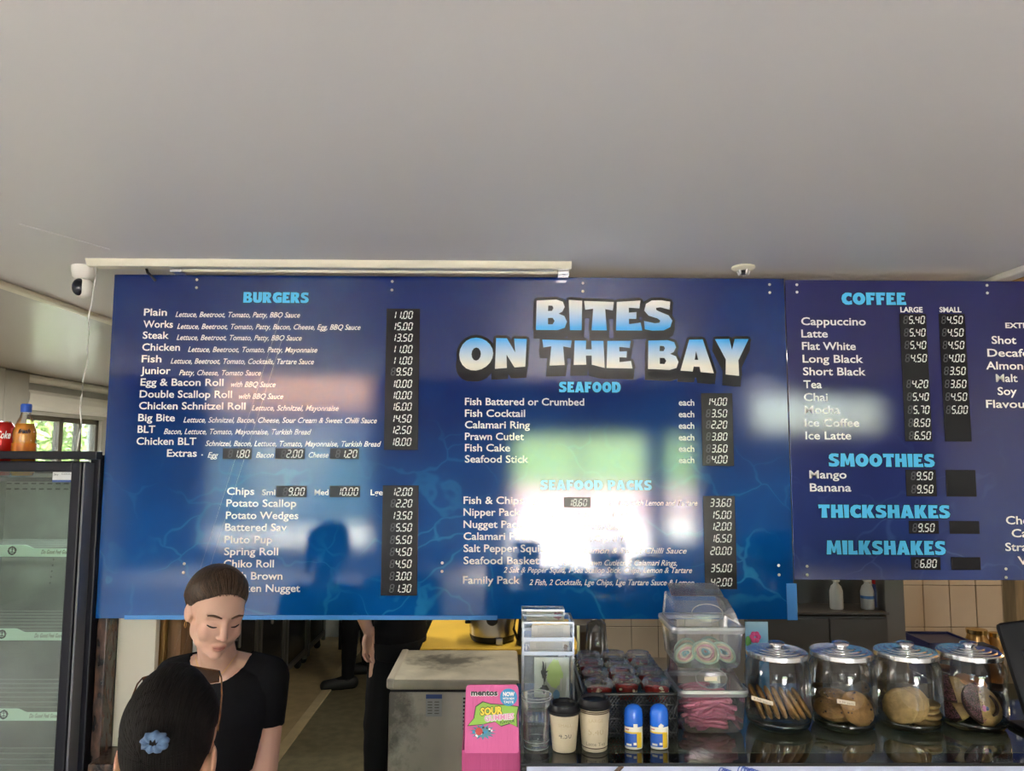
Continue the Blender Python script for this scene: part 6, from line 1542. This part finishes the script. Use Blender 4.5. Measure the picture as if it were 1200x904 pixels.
for i in range(9):
    c0 = Vector((.078, .03 + .006 * (i % 3), .02 - .009 * i)); m.tube([Tg @ (c0 + Vector((.004 + .006 * math.sin(u * 1.3 + i), .004 * math.cos(u + i), -.0045 * u))) for u in range(9)], .0005, 4)
m.build('wisps', M_hair, tg)['kind'] = 'stuff'
# earrings and necklace
for s in (-1, 1):
    c = Tg @ Vector((s * .0755, .006, -.038)); m = MB(); m.tube([c + Vector((0, .006 * math.cos(k * .6283), -.007 + .008 * math.sin(k * .6283))) for k in range(10)], .0010, 6, closed=True); m.build('earring', M_gold, tg, smooth=True)
def surf_world(co, x, z):
    k = (np.abs(co[:, 0] - x) < .006) & (np.abs(co[:, 2] - z) < .006); return float(co[k, 1].min()) if k.any() else GY - .06
pts = []
for k in range(21):
    u = (k - 10) / 10; x = gx + .052 * u; z_ = 1.252 + .052 * u * u; pts.append((x, surf_world(cg, x, z_) - .0012, z_))
m = MB(); m.tube(pts, .0008, 5); m.build('necklace', M_gold, tg, smooth=True)

# ---------- customer in front, seen from behind
CYc = 1.27
hcc = pt(203, 866, CYc)
Tc = frame(hcc, 180, 14, 0)
Tc = Tc @ Matrix.Diagonal((.88, .90, .92, 1)); EAR[:] = [1.12, -.026, 1.25]
cxx = hcc.x; nbc = Vector((cxx, CYc - .045, hcc.z - .165)); zs = nbc.z
spc = [((cxx, CYc - .05, zs - .52), .165, .115), ((cxx, CYc - .05, zs - .38), .135, .10), ((cxx, CYc - .05, zs - .18), .165, .105), ((cxx, CYc - .05, zs - .06), .170, .085), ((cxx, CYc - .05, zs - .01), .12, .065), ((cxx, CYc - .045, zs + .02), .06, .05)]
shc = [Vector((cxx + s * .165, CYc - .05, zs - .06)) for s in (-1, 1)]
elc = [Vector((cxx + s * .20, CYc - .03, zs - .32)) for s in (-1, 1)]; wrc = [Vector((cxx + s * .12, CYc + .19, zs - .36)) for s in (-1, 1)]
hz_ = zs - .53
hpc = [Vector((cxx + s * .08, CYc - .05, hz_)) for s in (-1, 1)]; knc = [Vector((cxx + s * .085, CYc - .04, .40)) for s in (-1, 1)]; anc = [Vector((cxx + s * .09, CYc - .06, .09)) for s in (-1, 1)]
def hair_cust(L):
    x, y, z = L[:, 0], L[:, 1], L[:, 2]
    phi = np.degrees(np.arctan2(np.abs(x), -(y - .010)))
    h = z - np.interp(phi, [0, 20, 40, 60, 84, 96, 110, 130, 180], [.068, .066, .056, .038, .004, -.012, -.040, -.080, -.090])
    ear = (np.abs(x) > .068) & (z < .018) & (y > -.02) & (y < .040)
    return np.where(ear | (z < -.10) | (np.linalg.norm(L - np.array([0, .01, .0]), axis=1) > .15), -.01, h)
def tee_cust(co):
    x, y, z = co[:, 0] - cxx, co[:, 1] - CYc + .05, co[:, 2]
    inside = (x / .075) ** 2 + ((z - zs - .03) / .045) ** 2 - 1
    sl = sleeve_cut(co, zip(shc, elc, wrc), .62); fz = np.where(z > hz_ - .02, 1., -1.)
    return np.minimum(np.minimum(np.minimum(inside, fz), sl), np.where(z < zs + .045, 1., -1.))
tc_, mc, Lc, cc = make_person('dark haired customer seen from behind with blue scrunchie and tied up hair', hcc, 0, dict(sh=zs, sw=.16, neck=nbc), Tc,
    [(shc[0], elc[0], wrc[0], (.3, .9, 0), (0, 0, -1), .4, -1), (shc[1], elc[1], wrc[1], (-.3, .9, 0), (0, 0, -1), .4, 1)],
    [(hpc[i], knc[i], anc[i], anc[i] + Vector((0, .14, -.055))) for i in (0, 1)], .0042, M_skin2, M_hair2, hair_cust, tee_cust, thick=.95, tspec=spc, hair_off=.006)
shell('trousers', mc, np.where((cc[:, 2] < hz_) & (cc[:, 2] > .10) & (cc[:, 1] < CYc + .12), 1., -1.), .006, M_trs, tc_)
for i in (0, 1):
    m = MB(); a = anc[i]; m.chain([a + Vector((0, -.03, -.045)), a + Vector((0, .16, -.055))], [.043, .036], 14); m.build('shoe', M_shoe, tc_, smooth=True)
# fuller gathered hair at the back, combed toward the scrunchie
sc_c = pt(183, 869, CYc - .125)
m = MB(); m.ell((0, .026, .016), (.0775, .096, .112), n=48, m=32, M=Tc)
hb = m.build('gathered_hair', M_hair2, tc_, smooth=True)
# scrunchie: ruffled ring with a small knot of hair inside
m = MB(); N = 44
rings = []
for k in range(N):
    a = 2 * math.pi * k / N; rf = 1 + .16 * math.sin(a * 9) + .06 * math.sin(a * 17 + 1)
    c = sc_c + Vector((.0120 * math.cos(a), -.004, .0070 * math.sin(a))); rings.append([c + Vector((math.cos(a) * math.cos(b), math.sin(b) * 1.0, math.sin(a) * math.cos(b))) * .0085 * rf for b in [2 * math.pi * j / 10 for j in range(10)]])
vs = [p for r_ in rings for p in r_]; fs = []
for i in range(N):
    j = (i + 1) % N
    for k in range(10): k2 = (k + 1) % 10; fs.append((i * 10 + k, i * 10 + k2, j * 10 + k2, j * 10 + k))
m.add(vs, fs); m.build('scrunchie', mat('denim_blue_cloth', (.085, .15, .27), .7, noise=.25, nscale=60), tc_, smooth=True)
m = MB(); m.ell(sc_c + Vector((0, -.003, .002)), (.010, .010, .008)); m.build('hair_tail', M_hair2, tc_, smooth=True)
m = MB(); q = random.Random(4)
for i in range(90):  # combed strands
    a = q.uniform(0, 2 * math.pi); st = Vector(((.077) * math.cos(a), .0, .111 * math.sin(a))); pts = []
    for k in range(8):
        u = k / 7; lx = st.x * (1 - u) + .0 * u; lz = st.z * (1 - u) + (-.040) * u
        v = 1 - (lx / .0775) ** 2 - ((lz) / .112) ** 2; ly = .026 + .0958 * math.sqrt(max(v, 0)); pts.append(Tc @ Vector((lx, ly, lz + .016)))
    m.tube(pts, .0004, 4)
m.build('combed_strands', M_hair2, tc_)['kind'] = 'stuff'
# sunglasses pushed up on the head
M_tort = mat('tortoise_frame', (.16, .06, .02), .25, noise=.5, nscale=60)
M_lens = mat('brown_lens', (.10, .045, .02), .08)
sgl = thing('sunglasses', 'tortoiseshell sunglasses pushed up on the customer head', 'sunglasses', tuple(Tc @ Vector((0, -.04, .10))))
lf, rg_ = pt(166, 796, 1.315), pt(258, 793, 1.315)
for (u0, u1, px0, px1, yt0, yt1, yb0, yb1) in ((0, 0, 167, 206, 795, 783, 806, 800), (0, 0, 222, 257, 781, 787, 799, 799)):
    P = [pt(px0, yt0, 1.33), pt(px1, yt1, 1.345), pt(px1 - 1, yb1, 1.318), pt((px0 + px1) / 2, max(yb0, yb1) + 2, 1.312), pt(px0 + 2, yb0, 1.308)]
    m = MB(); m.tube(P, .0017, 8, closed=True); rim = m.build('rim', M_tort, sgl, smooth=True)
    k = Vector((0, .0012, 0)); MB().add(P + [p + k for p in P], [tuple(range(5)), tuple(reversed(range(5, 10)))] + [(i, i + 5, (i + 1) % 5 + 5, (i + 1) % 5) for i in range(5)]).build('lens', M_lens, sgl)
m = MB(); m.tube([pt(206, 783, 1.345), pt(214, 780, 1.347), pt(222, 781, 1.345)], .0018, 8); m.build('bridge', M_tort, sgl, smooth=True)
for P in ([pt(167, 795, 1.33), pt(161, 802, 1.31), pt(153, 822, 1.275), pt(148, 848, 1.26), pt(147, 864, 1.262)], [pt(257, 787, 1.33), pt(259.5, 795, 1.315), pt(260, 815, 1.285), pt(257.5, 840, 1.262), pt(255, 857, 1.26)]):
    m = MB(); m.tube(P, .0014, 8); m.build('temple_arm', M_tort, sgl, smooth=True)

EAR[:] = [1, 0, 1]
# ---------- two kitchen workers in black, seen from the waist down under the board
def worker(label, x, y, rotz, legs_l, arms_l, head_yaw, seed, voxel):
    """body coordinates are world coordinates"""
    zs = 1.38
    T = frame(Vector((x, y, 1.60)), head_yaw, 6)
    a = R(rotz); ux = Vector((math.cos(a), math.sin(a), 0))
    def rr(c, rx, ry, n=28):
        return [Vector((c[0] + math.cos(k * 2 * math.pi / n) * rx * ux.x - math.sin(k * 2 * math.pi / n) * ry * ux.y, c[1] + math.cos(k * 2 * math.pi / n) * rx * ux.y + math.sin(k * 2 * math.pi / n) * ry * ux.x, c[2])) for k in range(n)]
    t = thing('person', label, 'person', (0, 0, 0)); mb = MB(); head_parts(mb, T)
    mb.chain([Vector((x, y + .01, zs)), T @ Vector((0, .018, -.045))], [.054, .050], 18)
    mb.loft([rr((x, y, z_), a_, b_) for z_, a_, b_ in ((.80, .150, .105), (.92, .165, .115), (1.04, .140, .10), (1.2, .165, .11), (1.32, .170, .10), (1.37, .14, .075), (1.41, .06, .05))])
    for s, e, w_, hd, palm, cu, side in arms_l:
        mb.chain([s, e, w_], [.050, .040, .027], 16); mb.ell(s, (.054,) * 3, n=18, m=12); hand_parts(mb, w_, hd, side, palm, cu, 1.02)
    for h, k, an_, toe in legs_l:
        mb.chain([h, k], [.088, .062], 18); mb.chain([k, an_], [.060, .038], 18); mb.chain([Vector(an_) + Vector((0, 0, -.03)), toe], [.036, .028], 12)
    me = voxel_union(mb, voxel, 3); L = face_displace(me, T); co = get_co(me); set_tint(me, np.zeros(len(co)))
    link_mesh('body', me, M_skin, t, True)
    hf = hair_girl(L); shell('hair', me, hf, np.clip(.0006 + hf * .3, .0006, .012), M_hair2, t)
    def segd(a_, b_):
        a_, b_ = np.array(a_), np.array(b_); ab = b_ - a_; u = np.clip(((co - a_) @ ab) / (ab @ ab), 0, 1); return np.linalg.norm(co - a_ - u[:, None] * ab, axis=1)
    d_body = segd((x, y, .86), (x, y, 1.34)) - .135
    for h, k, an_, toe in legs_l: d_body = np.minimum(d_body, np.minimum(segd(h, k) - .078, segd(k, an_) - .05))
    sleeve = np.ones(len(co), bool)
    for s, e, w_, hd, palm, cu, side in arms_l:
        d_body = np.minimum(d_body, segd(s, e) - .046)
        tip = Vector(w_) + Vector(hd).normalized() * .19
        sleeve &= ~(np.minimum(segd(e, w_) - .034, segd(w_, tip) - .040) < d_body)
    dn = np.linalg.norm(co[:, :2] - np.array([x, y]), axis=1)
    shirt = (co[:, 2] > .86) & (co[:, 2] < 1.44) & sleeve & ~((co[:, 2] > 1.385) & (dn < .09))
    shell('t_shirt', me, np.where(shirt, 1., -1.), .007, M_tee, t, rim=.006)
    tr = (co[:, 2] < .88) & (co[:, 2] > .07) & sleeve
    shell('trousers', me, np.where(tr, 1., -1.), .010 + .004 * np.array([mnoise.noise(Vector(c) * 14) for c in co]), M_trs, t, rim=.006)
    for h, k, an_, toe in legs_l:
        a3, t3 = Vector(an_), Vector(toe); f = (t3 - a3); f.z = 0; f.normalize(); m = MB()
        zb = .030 if a3.z < .12 else a3.z - .055
        m.chain([a3 + Vector((0, 0, zb + .012 - a3.z)) - f * .035, a3 + f * .06 + Vector((0, 0, zb + .006 - a3.z)), a3 + f * .17 + Vector((0, 0, zb + .002 - a3.z))], [.052, .050, .042], 16)
        m.cap(a3 + Vector((0, 0, .03)), a3 + Vector((0, 0, -.03)), .044, .046, 14)
        m.build('shoe', M_shoe, t, smooth=True)
    return t
# nearer worker (hip, thigh and hand visible)
wy = 4.0; wx = px2x(469, wy, 725)
hd_w = pt(432, 741, 3.93)
worker('worker in black standing nearer, thigh and hanging hand seen under the board', wx, wy, 60,
       [((wx - .06, wy - .02, .84), (wx - .10, wy - .05, .45), (wx - .115, wy - .03, .09), (wx - .02, wy - .18, .035)), ((wx + .03, wy + .07, .84), (wx + .02, wy + .02, .46), (wx - .04, wy + .08, .09), (wx + .05, wy - .05, .035))],
       [((wx - .10, wy - .15, 1.33), (wx - .19, wy - .12, 1.06), hd_w, (-.02, -.05, -1), (.6, -.5, 0), .35, 1), ((wx + .10, wy + .14, 1.33), (wx + .12, wy + .20, 1.10), (wx + .16, wy + .04, 1.22), (.3, -.9, .1), (0, 0, -1), .3, 1)], 40, 1, .0045)
# farther worker walking
vy = 6.12; vx = px2x(416, vy, 760)
worker('worker in black walking farther back, lower legs and shoes seen in the corridor', vx, vy, 70,
       [((vx + .02, vy - .02, .84), (vx - .02, vy - .10, .46), (px2x(407, 6.05, 800), 6.06, .09), (px2x(407, 6.05, 800) - .13, 6.02, .035)), ((vx + .06, vy + .10, .84), (vx + .07, vy + .16, .46), (px2x(430, 6.45, 785), 6.46, .09), (px2x(430, 6.45, 785) - .13, 6.44, .035))],
       [((vx - .02, vy - .17, 1.33), (vx - .10, vy - .20, 1.05), (vx - .22, vy - .22, .93), (-.9, -.1, .1), (0, 0, -1), .3, 1), ((vx + .04, vy + .17, 1.33), (vx + .06, vy + .24, 1.08), (vx + .16, vy + .06, 1.15), (0, 0, -1), (-1, 0, 0), .35, 1)], -60, 2, .0065)

# every loose object left without a kind is a thing; structure parts inherit
for o in list(C.objects):
    if o.parent is not None and o.parent.get('kind') == 'structure' and 'kind' not in o: o['kind'] = 'structure'
bpy.context.view_layer.update()
